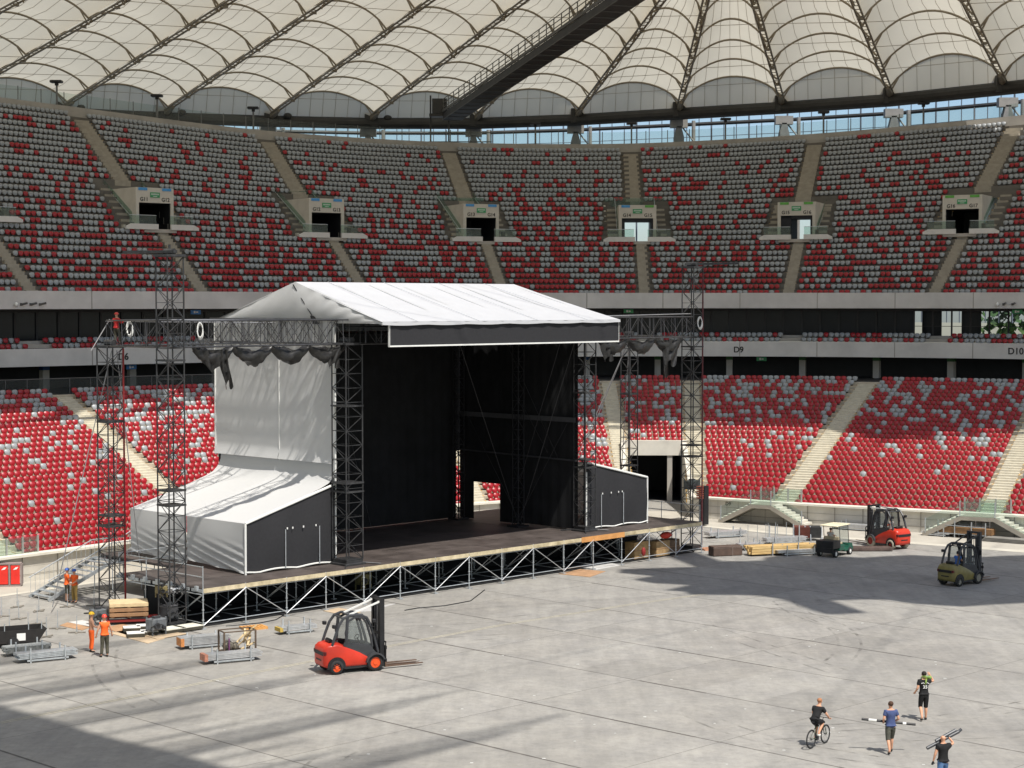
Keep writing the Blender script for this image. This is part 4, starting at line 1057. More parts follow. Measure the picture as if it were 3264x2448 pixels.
t = sthing('bracing_cables', 'thin guy lines crossing inside the dark stage opening', 'cables', 0, 0)
m = mb()
for a, b in (((13.0,12.5,2.1),(17.5,12.4,13.8)),((16.8,12.5,2.1),(20,12.4,13.8)),((22,12.6,2.1),(19.8,12.4,9)),((29.0,6.4,5.0),(27.5,1.6,13.7)),((28.9,6.6,2.4),(24,6.8,13.8)),((29.0,6.4,2.4),(29.4,2.2,13.6)),((29.2,6.7,2.4),(29.5,11.8,9)),((30.2,2.4,3.0),(29.7,7.2,10)),((30.1,2.3,3.4),(29.5,8.2,13.6)),((29.2,6.9,2.3),(29.6,3.0,8.6))):
    m.tube(a, b, .016, 4)
m.build('cable', mat('cable_grey', (.07,.07,.075), .5, metal=.5), t)
# ---- wing tents
def wing(s0, s1, flip, label):
    w = sthing('wing_tent', label, 'tent', 0, 0, 0, 'wing tents either side of the stage')
    X = (lambda k: s1 - (s1-s0)*k) if not flip else (lambda k: s0 + (s1-s0)*k)     # k=0 at the house, 1 at the outer side
    d0, d1 = 2.25, 12.6
    prof = [(-.03,7.5),(-.02,7.05),(.015,6.65),(.07,6.36),(.16,6.13),(.32,5.82),(.55,5.42),(.78,5.03),(1.0,4.66)]
    if flip: prof = [(0,6.25),(.2,6.0),(.5,5.6),(1.0,4.92)]
    m = mb(); m.smooth = True
    n = 26; G = []
    for i in range(n+1):
        d = d0+(d1-d0)*i/n; G.append([Vector((X(k), d, z - (.10*math.sin(math.pi*((i/n*2) % 1)) if 0 < j < len(prof)-1 else 0))) for j, (k, z) in enumerate(prof)])
    m.grid(G if not flip else [g[::-1] for g in G]); m.build('roof_sheet', pvc, w)
    for (a, b) in ((d0, 7.3), (7.34, d1)):                # outer side sheets with heavy folds pulled to the front bottom corner
        m = mb(); m.smooth = True; G = []
        for i in range(49):
            u = i/48; d = a+(b-a)*u; row = []; zo = prof[-1][1]
            for j in range(25):
                v = j/24; z = zo - (zo-DZ-.06-.25*u)*v
                fold = .085*math.sin((v*1.5+u*.55)*26)*max(0, v-.35)*1.5*(1-u*.6) + .10*math.sin(math.pi*v)*math.sin(math.pi*u)
                row.append(Vector((X(1)+(-fold if not flip else fold), d, z)))
            G.append(row)
        m.grid(G); m.build('side_sheet', pvc, w)
    # black front with white hems, two zip poles
    zt0, zt1 = (6.30, 4.66) if not flip else (6.22, 4.92)
    m = mb(); m.smooth = True; G = []
    for i in range(41):
        u = i/40; zt = zt0+(zt1-zt0)*u; zb = DZ+.07+.10*abs(math.sin(u*math.pi*2.3))
        G.append([Vector((X(u), d0-.04-.10*math.sin(math.pi*v_/8)*math.sin(math.pi*u*2.3)**2, zb+(zt-.03-zb)*v_/8)) for v_ in range(9)])
    m.grid(G); m.build('front_sheet', mesh_cloth, w)
    m = mb(); m.smooth = False
    P = [(X(u/20), d0-.09, DZ+.05+.10*abs(math.sin(u/20*math.pi*2.3))) for u in range(21)]; m.path(P, .045, 5)
    m.tube((X(0),d0-.06,zt0),(X(1),d0-.06,zt1),.07,6); m.tube((X(1),d0-.06,DZ),(X(1),d0-.06,zt1),.06,6); m.tube((X(0),d0-.06,DZ),(X(0),d0-.06,zt0-.6),.05,6)
    m.build('hem', white_m, w)
    for k in (.20, .58) if not flip else (.22,.58):
        m = mb(); m.tube((X(k),d0-.17,DZ+.1),(X(k),d0-.17,4.15),.028,6); m.build('zip_pole', galv, w)
    m = mb()
    for k in (.24,.38,.50,.56): m.cbox((X(k), d0-.16, 4.2),(.07,.03,.10))
    m.build('fixing', white_m, w); return w
wing(4.3, 10.36, False, 'low white wing tent with black front left of the stage opening')
wing(30.5, 36.3, True, 'low wing tent with black front right of the stage opening, partly behind the tower')
# ---- bunched black cloth on the side beams
def swag(s0, s1, d, label, tails, n=4):
    c = sthing('black_swag', label, 'cloth', 0, 0, 0, 'bunched black cloth under the side beams')
    m = mb(); m.smooth = True; N = 96; rings = []
    for i in range(N+1):
        u = i/N; ph = (u*n) % 1; dip = .52*math.sin(math.pi*ph)**.8; rr = .13 + .17*math.sin(math.pi*ph); s = s0+(s1-s0)*u; ring = []
        for k in range(12):
            a = 2*math.pi*k/12; q = rr*(1+.28*math.sin(a*3+i*.5)+.12*math.sin(a*5-i*.9)); ring.append(Vector((s+.03*math.sin(i), d+math.cos(a)*q*.8, 13.78-dip+math.sin(a)*q*1.25)))
        rings.append(ring)
    m.loft(rings); m.build('bunched_cloth', mat('shiny_black_cloth', (.022,.021,.020), .38, .4, 5), c)
    for (s, L, w, lean) in tails:
        m = mb(); m.smooth = True; G = []
        for i in range(17):
            u = i/16; G.append([Vector((s+w*(u-.5)*(1-.3*v/10)+lean*v/10, d-.15+.10*math.sin(u*13+v*.4), 13.7-L*v/10*(1+.16*math.sin(u*9)))) for v in range(11)])
        m.grid(G); m.build('hanging_tail', MATS['shiny_black_cloth'], c)
swag(.5, 10.3, 1.35, 'bunched black cloth hanging in swags under the left front beam', ((1.4,1.0,1.6,.5),(2.2,1.75,.65,.35),(9.5,1.0,1.0,-.1)), 4)
swag(30.6, 38.6, 1.3, 'bunched black cloth hanging in swags under the right front beam', ((37.6,1.5,1.6,-.4),(37.0,2.1,.5,-.2),(31.2,1.1,1.2,.1)), 3)
# rope coils, guy rods
def coil(P, label):
    o = thing('rope_coil', label, 'rope', P, random.uniform(-.4,.4), 'white rope coils on the towers')
    m = mb()
    for r in range(3): m.path([(.14*math.cos(a)+r*.02, .05*r, .36*math.sin(a)-.05*r) for a in np.linspace(0, 6.28, 20)[:-1]], .028, 5, closed=True)
    m.build('coil', white_m, o)
coil(SP(.6,.9,14.7), 'white rope coil hanging right of the tall front left tower')
coil(SP(.1,6.3,14.75), 'white rope coil hanging at the far left tower head')
coil(SP(39.9,.85,14.8), 'white rope coil hanging at the tall front right tower')
t = sthing('guy_lines', 'thin straight guy lines from the side towers to the deck', 'cables', 0, 0); m = mb()
for a, b in (((-.2,7,13.6),(2.8,9.5,2)),((.0,6.8,13.4),(1.6,10.5,2)),((-.5,7,13.6),(-2.6,9.5,.3)),((40.1,7,13.6),(36.9,11,2)),((40.1,7,13.6),(38.0,11.5,2)),((40.2,7.1,13.6),(43,10.5,.3)),((-.9,6.9,15.1),(10,6.8,14.95)),((-.6,1.6,15.2),(10.3,2.0,15.1)),((29.6,1.5,15.22),(39.8,1.5,15.35)),((-1.6,7.2,13.6),(-.6,7.0,15.2))): m.tube(a, b, .028, 5)
m.build('line', mat('guy_grey', (.34,.34,.35), .45, metal=.4), t)

# ------------------------------------------------------------------ forklifts and cart
def wheel(p, r, w, tyre, rim, name='wheel'):
    def f(parent, loc, rz=0):
        m = mb(); prof = [(r*.62,-w/2),(r*.93,-w/2),(r,-w*.32),(r,w*.32),(r*.93,w/2),(r*.62,w/2)]; n = 22
        m.smooth = True
        m.grid([[(q[0]*math.cos(2*math.pi*i/n), q[1], q[0]*math.sin(2*math.pi*i/n)) for q in prof] for i in range(n+1)])
        t = m.build('wheel', tyre, parent); t.location = loc; t.rotation_euler = (0,0,rz)
        m = mb(); m.tube((0,-w*.36,0),(0,w*.36,0),r*.63,18); m.tube((0,-w*.47,0),(0,w*.47,0),r*.25,10)
        for k in range(8): a = 2*math.pi*k/8; m.tube((r*.42*math.cos(a),-w*.40,r*.42*math.sin(a)),(r*.42*math.cos(a),w*.40,r*.42*math.sin(a)),r*.06,5)
        m.build('rim', rim, t); return t
    return f
def forklift(label, loc, rz, paint, tyre, rimm, sc=1.0, driver=None, tilt=0, fork_z=.12, mh=2.72):
    # local +x = forwards (mast), y across, wheels on z=0
    f = thing('forklift', label, 'forklift', loc, rz); f.scale = (sc, sc, sc)
    # counterweight body: lofted cross sections along x
    prof = [(-1.32,.42,.86,.40),(-1.30,.30,1.02,.50),(-1.15,.24,1.12,.56),(-.80,.24,1.16,.58),(-.35,.24,1.00,.58),(.10,.24,.80,.57),(.45,.24,.60,.55),(.62,.26,.46,.53)]
    m = mb(); m.smooth = True; rings = []
    for (x, z0, z1, hw) in prof:
        ring = []
        for k in range(20):
            a = 2*math.pi*k/20; ca, s_ = math.cos(a), math.sin(a); e = .26
            ring.append((x, hw*math.copysign(abs(ca)**e, ca), (z0+z1)/2 + (z1-z0)/2*math.copysign(abs(s_)**e, s_)))
        rings.append(ring)
    m.loft(rings); m.build('body', paint, f)
    m = mb()
    for s in (-1, 1):                                    # dark wheel arches and rear lamps, slots
        arch = [(-.83+.36*math.cos(a), .30+.36*math.sin(a)) for a in np.linspace(math.pi*1.02, -.02, 12)]; arch += [(-.45,.22),(-1.22,.22)]
        m.prism(arch, 'y', s*.575-.012, s*.575+.012)
    m.box(-1.335,-1.30,-.42,.42,.72,.86); m.box(-1.33,-1.28,-.25,.25,.5,.56); m.build('dark_recess', black_p, f)
    for s in (-1, 1): mb().bbox(-1.33,-1.16,s*.47-.06,s*.47+.06,.73,.88,.02).build('tail_lamp', mat('lamp_dark_red', (.10,.01,.01), .3), f)
    # chassis, cab lower panels
    m = mb(); m.bbox(-.55,.95,-.50,.50,.16,.50,.03); m.prism([(-.55,1.05),(-.50,1.18),(.0,1.10),(.55,.95),(.85,.62),(.80,.36),(.35,.50),(-.1,.82)], 'y', -.545, -.50); m.prism([(-.55,1.05),(-.50,1.18),(.0,1.10),(.55,.95),(.85,.62),(.80,.36),(.35,.50),(-.1,.82)], 'y', .50, .545)
    m.build('chassis', grey_p, f)
    m = mb()                                             # front mudguards
    for s in (-1, 1):
        pts = [(.72+.40*math.cos(a), .31+.40*math.sin(a)) for a in np.linspace(math.pi*.95, .35, 10)]
        inn = [(.72+.34*math.cos(a), .31+.34*math.sin(a)) for a in np.linspace(.35, math.pi*.95, 10)]; m.prism(pts+inn, 'y', s*.56-.13, s*.56+.13)
    m.build('mudguard', grey_p, f)
    # overhead guard: curved pillars
    g = mb()
    for s in (-.50, .50):
        back = [(-.98,s,1.08),(-.86,s,1.42),(-.70,s*.98,1.82),(-.52,s*.94,2.06),(-.25,s*.92,2.15),(.18,s*.92,2.13),(.42,s*.95,2.02),(.56,s,1.74),(.70,s,1.30),(.86,s,.70)]
        g.path([Vector(p) for p in back], .058, 6); g.tube((-.42,s,1.15),(-.35,s*.94,2.08),.065,6)
        g.path([Vector(p) for p in ((-.40,s,1.0),(-.44,s,1.5),(-.33,s*.97,1.95),(-.05,s*.96,2.08),(.25,s*.96,2.04),(.40,s,1.85),(.58,s,1.25),(.62,s,.95))], .05, 6)
    for x, z in ((-.52,2.06),(-.25,2.15),(-.05,2.15),(.18,2.13),(.42,2.02)): g.tube((x,-.46,z),(x,.46,z),.035,6)
    g.box(-.30,.20,-.40,.40,2.13,2.16); g.build('overhead_guard', grey_p, f)
    m = mb()
    for s in (-.495,.495): m.add([(-.38,s,1.12),(.60,s,1.0),(.42,s*.97,1.90),(-.28,s*.97,1.98)], [(0,1,2,3)])
    m.build('door_glass', glass_c, f)
    for s in (-1, 1):
        m = mb(); y0, y1 = (s*.50, s*.53)
        m.prism([(-.40,.86),(.62,.80),(.66,.98),(-.42,1.18)], 'y', min(y0,y1), max(y0,y1)); 
        dr_ = m.build('door', grey_p, f); mb().prism([(.02,.90),(.10,1.08),(.20,.90)], 'y', s*.536-.006, s*.536+.006).build('sticker', white_m, dr_)
    m = mb(); m.bbox(-.50,-.02,-.25,.25,.82,.98,.04); m.M = Matrix.Rotation(R(-12), 4, 'Y'); m.bbox(-.72,-.58,-.25,.25,.82,1.45,.04); m.M = None; m.build('seat', black_p, f)
    m = mb(); m.tube((.42,0,.8),(.22,0,1.22),.03,6); m.path([Vector((.21+.06*math.sin(a), .17*math.cos(a), 1.25+.16*math.sin(a)*.5)) for a in np.linspace(0,6.28,17)[:-1]], .016, 5, closed=True); m.bbox(.40,.62,-.4,.4,.75,1.05,.04); m.build('steering_console', black_p, f)
    # mast
    m = mb(); lean = 0
    for s in (-1, 1):
        m.box(.98,1.16,s*.36-.07,s*.36+.07,.12,mh); m.box(1.04,1.14,s*.24-.04,s*.24+.04,.15,mh-.06)
    for z in (.45, 1.35, mh-.06): m.box(1.0,1.12,-.36,.36,z-.05,z+.05)
    m.build('mast', black_p if paint is not olive_p else grey_p, f)
    m = mb(); m.tube((1.04,-.16,.3),(1.04,-.16,mh-.27),.045,8); m.tube((1.04,.16,.3),(1.04,.16,mh-.27),.045,8); m.tube((1.10,-.05,.4),(1.10,-.05,mh-.2),.018,5); m.tube((1.10,.05,.4),(1.10,.05,mh-.2),.018,5); m.build('lift_cylinder', grey_p, f)
    m = mb(); 
    for s in (-.36,.36): m.bar((-.20,s*.8,2.16),(1.0,s,mh-.14),.05,.06)
    m.build('tilt_arm', white_m if paint is red_p and sc < 1.25 else grey_p, f)
    m = mb(); m.box(1.16,1.22,-.52,.52,.30,.42).box(1.16,1.22,-.52,.52,.78,.90)
    for k in range(7): m.box(1.17,1.20,-.50+k*.165,-.46+k*.165,.42,1.05)
    m.box(1.17,1.20,-.52,.52,1.03,1.08); m.build('carriage', black_p, f)
    m = mb()
    for s in (-.30,.30): m.box(1.22,1.27,s-.05,s+.05,fork_z,.85); m.prism([(1.22,fork_z-.045),(2.75,fork_z-.03),(2.80,fork_z-.01),(1.22,fork_z+.0)], 'y', s-.065, s+.065)
    m.build('fork', mat('fork_steel', (.16,.10,.07), .55, .3, 4, metal=.4), f)
    for (x, r_) in ((-.83,.27),(.72,.33)):
        for s in (-1, 1): wheel(None, r_, .24, tyre, rimm)(f, (x, s*.50, r_))
    for (x, y, z) in ((-.92,-.5,1.72),(-.92,.5,1.72),(.62,-.62,1.85),(.62,.62,1.85)):
        m = mb(); m.bbox(x-.05,x+.09,y-.07,y+.07,z,z+.14,.02); m.build('work_lamp', black_p, f)
    m = mb(); m.tube((.45,-.5,1.7),(.7,-.68,1.7),.015,5); m.bbox(.68,.72,-.78,-.62,1.55,1.8,.01); m.build('mirror', black_p, f)
    return f
orange_rim = mat('orange_rim', (.75,.09,.02), .4)
rear = at_z(1064, 2150); front = at_z(1208, 2136); a = math.atan2((front-rear).y, (front-rear).x); c = (rear+front)/2
off_ = Vector((math.sin(a), -math.cos(a), 0))*-.55
F1 = forklift('red forklift in the foreground facing right with three long forks, charcoal cab', c + off_, a, red_p, rubber, orange_rim, 1.16)
mb().prism([(1.22,.075),(2.75,.09),(2.80,.11),(1.22,.12)], 'y', -.02, .02).build('fork', MATS['fork_steel'], F1)
rear = at_z(2846, 1752); front = at_z(2768, 1740); a = math.atan2((front-rear).y, (front-rear).x); c = (rear+front)/2; off_ = Vector((-math.sin(a), math.cos(a), 0))*-.6
forklift('red forklift on the right with pale tyres, mast turned left towards the pipes', c + off_, a, red_p, rubber_l, mat('dark_red_rim', (.30,.03,.02), .5), 1.17, mh=2.32)
c = at_z(3060, 1866); a = R(38)
forklift('olive forklift seen from behind, near the right edge', c + Vector((.2,.6,0)), a, olive_p, rubber, mat('olive_grey_rim', (.25,.24,.20), .5), 1.08)

def cart():
    p = at_z(2668, 1776); c = thing('utility_cart', 'small green utility cart with black cargo box and cream roof', 'golf cart', p + Vector((0,.9,0)), R(52))
    m = mb(); m.bbox(-1.35,-.35,-.62,.62,.55,1.05,.03); m.box(-1.38,-1.33,-.62,.62,.30,.60); m.build('cargo_box', black_p, c)
    dg = mat('dark_green_paint', (.015,.09,.06), .35)
    m = mb(); m.bbox(-.45,.25,-.60,.60,.35,.75,.05); m.prism([(.25,.30),(.25,.42),(.75,.45),(.95,.75),(1.25,.70),(1.38,.45),(1.38,.30)], 'y', -.58, .58); m.build('body', dg, c)
    m = mb(); m.bbox(-.85,.95,-.62,.62,1.92,1.99,.03); m.build('roof', mat('cream_roof', (.75,.68,.48), .5), c)
    m = mb(); 
    for s in (-.56,.56): m.tube((-.30,s,.7),(-.45,s,1.93),.022,6); m.tube((.85,s,.75),(.70,s,1.93),.022,6)
    m.build('roof_post', grey_p, c)
    m = mb(); m.bbox(-.40,.10,-.52,.52,.75,.88,.03); m.bbox(-.42,-.32,-.52,.52,.88,1.25,.03); m.build('seat', mat('beige_seat', (.45,.38,.25), .6), c)
    m = mb(); m.tube((.75,.28,.75),(.5,.28,1.08),.02,6); m.path([Vector((.49+.05*math.sin(a), .28+.16*math.cos(a), 1.1+.12*math.sin(a))) for a in np.linspace(0,6.28,13)[:-1]], .014, 5, closed=True); m.build('steering_wheel', black_p, c)
    m = mb(); m.add([(.86,-.54,.8),(.86,.54,.8),(.72,.54,1.9),(.72,-.54,1.9)], [(0,1,2,3)]); m.build('windscreen', glass_c, c)
    for x in (-.95,.95):
        for s in (-1, 1): wheel(None, .24, .2, rubber, white_m)(c, (x, s*.55, .24))
    return c
CART = cart()

# ------------------------------------------------------------------ people
def skinobj(name, J, E, m, parent, root=0, sub=2):
    """continuous surface grown on a joint graph. J: name -> (pos, (rx, ry)); E: edges"""
    keys = list(J); idx = {k: i for i, k in enumerate(keys)}
    me = bpy.data.meshes.new(name); me.from_pydata([J[k][0] for k in keys], [(idx[a], idx[b]) for a, b in E], [])
    bm_ = bmesh.new(); bm_.from_mesh(me); lay = bm_.verts.layers.skin.verify(); bm_.verts.ensure_lookup_table()
    for k in keys:
        v = bm_.verts[idx[k]][lay]; r = J[k][1]; v.radius = (r, r) if not hasattr(r, '__len__') else r; v.use_root = (idx[k] == root)
    bm_.to_mesh(me); bm_.free()
    o = bpy.data.objects.new(name, me); col.objects.link(o)
    sk_ = o.modifiers.new('s', 'SKIN'); sk_.use_smooth_shade = True; sb = o.modifiers.new('u', 'SUBSURF'); sb.levels = sub; sb.render_levels = sub
    bpy.context.view_layer.update(); dg_ = bpy.context.evaluated_depsgraph_get()
    me2 = bpy.data.meshes.new_from_object(o.evaluated_get(dg_)); bpy.data.objects.remove(o)
    me2.materials.clear(); me2.materials.append(m); me2.polygons.foreach_set('use_smooth', [True]*len(me2.polygons))
    o = bpy.data.objects.new(name, me2); col.objects.link(o); o.parent = parent; return o
def hand(parent, wrist, elbow, up, grip=.5):
    w, e = Vector(wrist), Vector(elbow); d = (w-e).normalized(); u = (Vector(up) - d*Vector(up).dot(d)).normalized(); s = d.cross(u)
    m = mb(); m.smooth = True; m.loft([[w + d*x + s*(hw*math.cos(a)) + u*(.017*math.sin(a)) for a in np.linspace(0, 2*math.pi, 9)[:-1]] for x, hw in ((-.01,.024),(.03,.036),(.07,.041),(.095,.038))])
    for i, (o_, L) in enumerate(((-.030,.068),(-.010,.078),(.011,.073),(.030,.055))):
        p = w + d*.09 + s*o_; b1 = R(35*grip+10*i*.2); d1 = (d*math.cos(b1) - u*math.sin(b1)); p1 = p + d1*L*.5; b2 = R(95*grip); d2 = d*math.cos(b2) - u*math.sin(b2); p2 = p1 + d2*L*.5
        m.tube(p, p1, .0095, 6, r2=.0085); m.tube(p1, p2, .0085, 6, r2=.0065)
    t0 = w + d*.035 - s*.034; t1 = t0 + (d*.6 - s*.7 - u*.3).normalized()*.04; t2 = t1 + (d*.9 - u*.4).normalized()*.032
    m.tube(t0, t1, .0115, 6, r2=.010); m.tube(t1, t2, .010, 6, r2=.007); return m
def person(label, loc, rz, P=None, top=None, top_m=None, legs=None, legs_m=None, shoe_m=None, hair_m=None, hat=None, hat_m=None, sleeves=.55, skin=skin_m, h=1.78, grip=.4, headturn=0, extras=None, gloves=None):
    o = thing('person', label, 'person', loc, rz); k = h/1.78; o.scale = (k, k, k)
    J = {'pelvis':((0,0,.98),(.15,.105)),'waist':((0,0,1.12),(.135,.10)),'chest':((0,.0,1.31),(.165,.115)),'upper':((0,-.01,1.43),(.15,.09)),'neck':((0,0,1.53),.055),'jaw':((0,.02,1.60),.066),'head':((0,.012,1.69),(.080,.096)),'crown':((0,0,1.755),(.062,.075)),
         'shL':((-.175,-.01,1.445),.062),'elL':((-.25,-.02,1.17),.045),'wrL':((-.27,.05,.93),.030),'shR':((.175,-.01,1.445),.062),'elR':((.25,-.02,1.17),.045),'wrR':((.27,.05,.93),.030),
         'hipL':((-.09,0,.90),.095),'knL':((-.10,.02,.50),.060),'caL':((-.105,-.01,.36),.062),'anL':((-.11,-.03,.10),.038),'toL':((-.12,.13,.035),.036),
         'hipR':((.09,0,.90),.095),'knR':((.10,.02,.50),.060),'caR':((.105,-.01,.36),.062),'anR':((.11,-.03,.10),.038),'toR':((.12,.13,.035),.036)}
    for kk, v in (P or {}).items():
        J[kk] = (v, J[kk][1])
    for s in 'LR':
        if P and f'kn{s}' in P and f'ca{s}' not in P:
            a, b = Vector(J[f'kn{s}'][0]), Vector(J[f'an{s}'][0]); J[f'ca{s}'] = (tuple(a.lerp(b,.33)+Vector((0,-.02,0))), .062)
    E = [('pelvis','waist'),('waist','chest'),('chest','upper'),('upper','neck'),('neck','jaw'),('jaw','head'),('head','crown')]
    for s in 'LR': E += [('upper',f'sh{s}'),(f'sh{s}',f'el{s}'),(f'el{s}',f'wr{s}'),('pelvis',f'hip{s}'),(f'hip{s}',f'kn{s}'),(f'kn{s}',f'ca{s}'),(f'ca{s}',f'an{s}'),(f'an{s}',f'to{s}')]
    body = skinobj('body', J, E, skin, o)
    for s in 'LR':
        hm = hand(o, J[f'wr{s}'][0], J[f'el{s}'][0], (0,-1,.3) if s == 'L' else (0,-1,.3), grip); hm.build('hand', gloves or skin, o)
    hd = Vector(J['head'][0]); f = Matrix.Rotation(R(headturn), 3, 'Z')
    m = mb(); m.smooth = True; m.ell(hd+f@Vector((0,.098,-.01)), (.014,.020,.022), 6, 5); m.build('nose', skin, o)
    m = mb()
    for s in (-1,1): m.smooth = True; m.ell(hd+f@Vector((s*.083,.0,-.01)), (.012,.022,.032), 6, 5)
    m.build('ears', skin, o)
    m = mb()
    for s in (-1,1): m.ell(hd+f@Vector((s*.032,.090,.018)), (.012,.008,.008), 6, 4)
    m.cbox(hd+f@Vector((0,.090,-.048)), (.045,.012,.010)); m.build('eyes_and_mouth', mat('face_dark', (.12,.05,.04), .6), o)
    if hair_m:
        m = mb(); m.smooth = True; m.ell(hd+f@Vector((0,-.018,.028)), (.092,.100,.088), 14, 9); m.build('hair', hair_m, o)
    if hat:
        m = mb(); m.smooth = True; c = hd+Vector((0,.0,.045)); rings = []
        for (z, r) in ((-.005,.135),(.0,.120),(.03,.118),(.07,.100),(.10,.070),(.115,.02)):
            rings.append([c+Vector((r*.92*math.cos(a), r*1.08*math.sin(a)+(.03 if z < 0 and math.sin(a) > 0 else 0)*math.sin(a), z)) for a in np.linspace(0, 2*math.pi, 17)[:-1]])
        m.loft(rings); m.build('hard_hat', hat_m, o)
    gr = lambda k_, g: (J[k_][0], tuple(x+g for x in J[k_][1]) if hasattr(J[k_][1], '__len__') else J[k_][1]+g)
    def part(name, ks, es, g, m, cut=None):
        JJ = {k_: gr(k_, g) for k_ in ks}
        for (n, a, b, t, r) in (cut or []): JJ[n] = (tuple(Vector(J[a][0]).lerp(Vector(J[b][0]), t)), r)
        return skinobj(name, JJ, es, m, o)
    if top:
        ks = ['waist','pelvis','chest','upper']; es = [('waist','chest'),('chest','upper'),('waist','pelvis')]; cut = []
        JT = None
        for s in 'LR':
            if sleeves > 0:
                ks.append(f'sh{s}'); es.append(('upper',f'sh{s}')); full = sleeves > 1
                if full: ks.append(f'el{s}'); es.append((f'sh{s}',f'el{s}')); cut.append((f'cu{s}',f'el{s}',f'wr{s}',min(.95, sleeves-1),.042)); es.append((f'el{s}',f'cu{s}'))
                else: cut.append((f'cu{s}',f'sh{s}',f'el{s}',sleeves,.072)); es.append((f'sh{s}',f'cu{s}'))
        cut.append(('collar','upper','neck',.55,(.085,.07))); es.append(('upper','collar'))
        JH = Vector(J['pelvis'][0]); WV = Vector(J['waist'][0]); hem = JH + (JH-WV).normalized()*.09
        J['_hem'] = (tuple(hem), (.150,.115)); ks.append('_hem'); es.append(('pelvis','_hem'))
        part(top, ks, es, .030, top_m, cut); del J['_hem']
    if legs:
        ks = ['pelvis']; es = [('pelvis','wtop')]; cut = [('wtop','pelvis','waist',.75,(.155,.12))]
        for s in 'LR':
            ks += [f'hip{s}',f'kn{s}']; es += [('pelvis',f'hip{s}'),(f'hip{s}',f'kn{s}')]
            if legs == 'trousers': cut.append((f'cu{s}',f'kn{s}',f'an{s}',.97,.072)); es.append((f'kn{s}',f'cu{s}'))
            else: cut.append((f'cu{s}',f'kn{s}',f'an{s}',.12,.088)); es.append((f'kn{s}',f'cu{s}'))
        part(legs, ks, es, .022, legs_m, cut)
    if shoe_m:
        for s in 'LR': skinobj('shoe', {'h': (tuple(Vector(J[f'an{s}'][0])+Vector((0,-.03,-.055))), .045), 'm': (tuple(Vector(J[f'an{s}'][0]).lerp(Vector(J[f'to{s}'][0]), .5)+Vector((0,0,-.02))), .05), 't': (J[f'to{s}'][0], .044)}, [('h','m'),('m','t')], shoe_m, o)
    o['_k'] = k; return o, J
dark_t = mat('black_tshirt', (.012,.012,.013), .85, .25, 9); blue_t = mat('blue_tshirt', (.06,.085,.20), .85, .12, 9); grey_sh = mat('grey_green_shorts', (.085,.085,.07), .85, .3, 12)
black_sh = mat('black_shorts', (.008,.008,.009), .8); jeans = mat('blue_jeans', (.10,.19,.36), .85, .2, 8); dgrey = mat('dark_work_trousers', (.07,.065,.045), .85, .25, 8)
hair_b = mat('brown_hair', (.07,.035,.02), .8, .3, 20); hair_d = mat('dark_hair', (.02,.015,.012), .8); hair_r = mat('short_fair_hair', (.35,.16,.08), .8); shoe_d = mat('dark_shoe', (.02,.018,.016), .6); shoe_w = mat('white_sock', (.75,.75,.72), .7)
walk = {'knR':(.10,.16,.53),'anR':(.11,.20,.12),'toR':(.12,.36,.05),'knL':(-.10,-.03,.50),'anL':(-.11,-.24,.14),'toL':(-.12,-.12,.035)}
def heading(px, py): return at_z(px, py)
# blue T-shirt, carrying a tube across in front, walking away
P = dict(walk); P.update({'elL':(-.27,-.06,1.19),'wrL':(-.17,.20,1.05),'elR':(.27,-.06,1.19),'wrR':(.17,.20,1.05)})
o, J = person('person in blue t-shirt and grey shorts walking away, holding a black tube crosswise', at_z(2838,2402), R(8), P, 't_shirt', blue_t, 'shorts', grey_sh, shoe_d, hair_b, sleeves=.6, grip=.9, h=1.86)
m = mb(); m.tube((-.95,0,0),(.95,0,0),.045,10); tb = m.build('black_tube', mat('black_tube', (.02,.02,.022), .4)); mb().tube((-.70,0,0),(-.42,0,0),.0465,10).tube((.5,0,0),(.62,0,0),.0465,10).build('tape', white_m, tb)
tb.location = o.location + Vector((-.02,.27,1.08)); tb.rotation_euler = (0,R(4),R(-9)); tag(tb, 'black tube held crosswise by the person in the blue t-shirt', 'tube')
# black shirt with number, bag of straps on the right shoulder
P = {'knR':(.09,.04,.50),'anR':(.10,.06,.10),'toR':(.12,.20,.035),'knL':(-.11,.06,.51),'anL':(-.13,-.22,.15),'toL':(-.14,-.10,.04),'elR':(.38,.08,1.42),'wrR':(.27,.14,1.62),'elL':(-.26,-.06,1.18),'wrL':(-.30,.08,1.03)}
o, J = person('person in black shirt numbered 35 and black shorts, carrying straps on one shoulder', at_z(2944,2296), R(6), P, 't_shirt', dark_t, 'shorts', black_sh, shoe_d, hair_d, sleeves=.6, grip=.7, h=1.88)
tx = text('35', .17, (0,-.142,1.20), (R(90),0,0), white_m, o, 'shirt_number', .004)
m = mb()
for k in range(6): m.ell((-.12+.05*k,-.125,1.385+.012*math.sin(k*2)), (.028,.012,.016), 6, 4)
m.build('shirt_print', white_m, o)
yb = mat('yellow_strap', (.55,.60,.06), .7, .5, 14, c2=(.10,.22,.08))
m = mb(); m.smooth = True
for k in range(5): m.path([Vector((.06+.08*math.cos(a)*(1+.1*k)+.09*math.sin(k), -.04+.05*math.sin(a+k), 1.56+.09*math.sin(a)+.02*k)) for a in np.linspace(0,6.28,14)[:-1]], .022, 6, closed=True)
m.path([Vector((.04,-.13,1.62)),Vector((.02,-.17,1.5)),Vector((.0,-.16,1.42))], .035, 6)
m.ell((.24,.08,1.64), (.10,.10,.07), 8, 6); st = m.build('strap_bundle', yb); st.location = o.location; st.rotation_euler = (0,0,R(6)); tag(st, 'bundle of yellow and black straps on the shoulder of person numbered 35', 'straps')
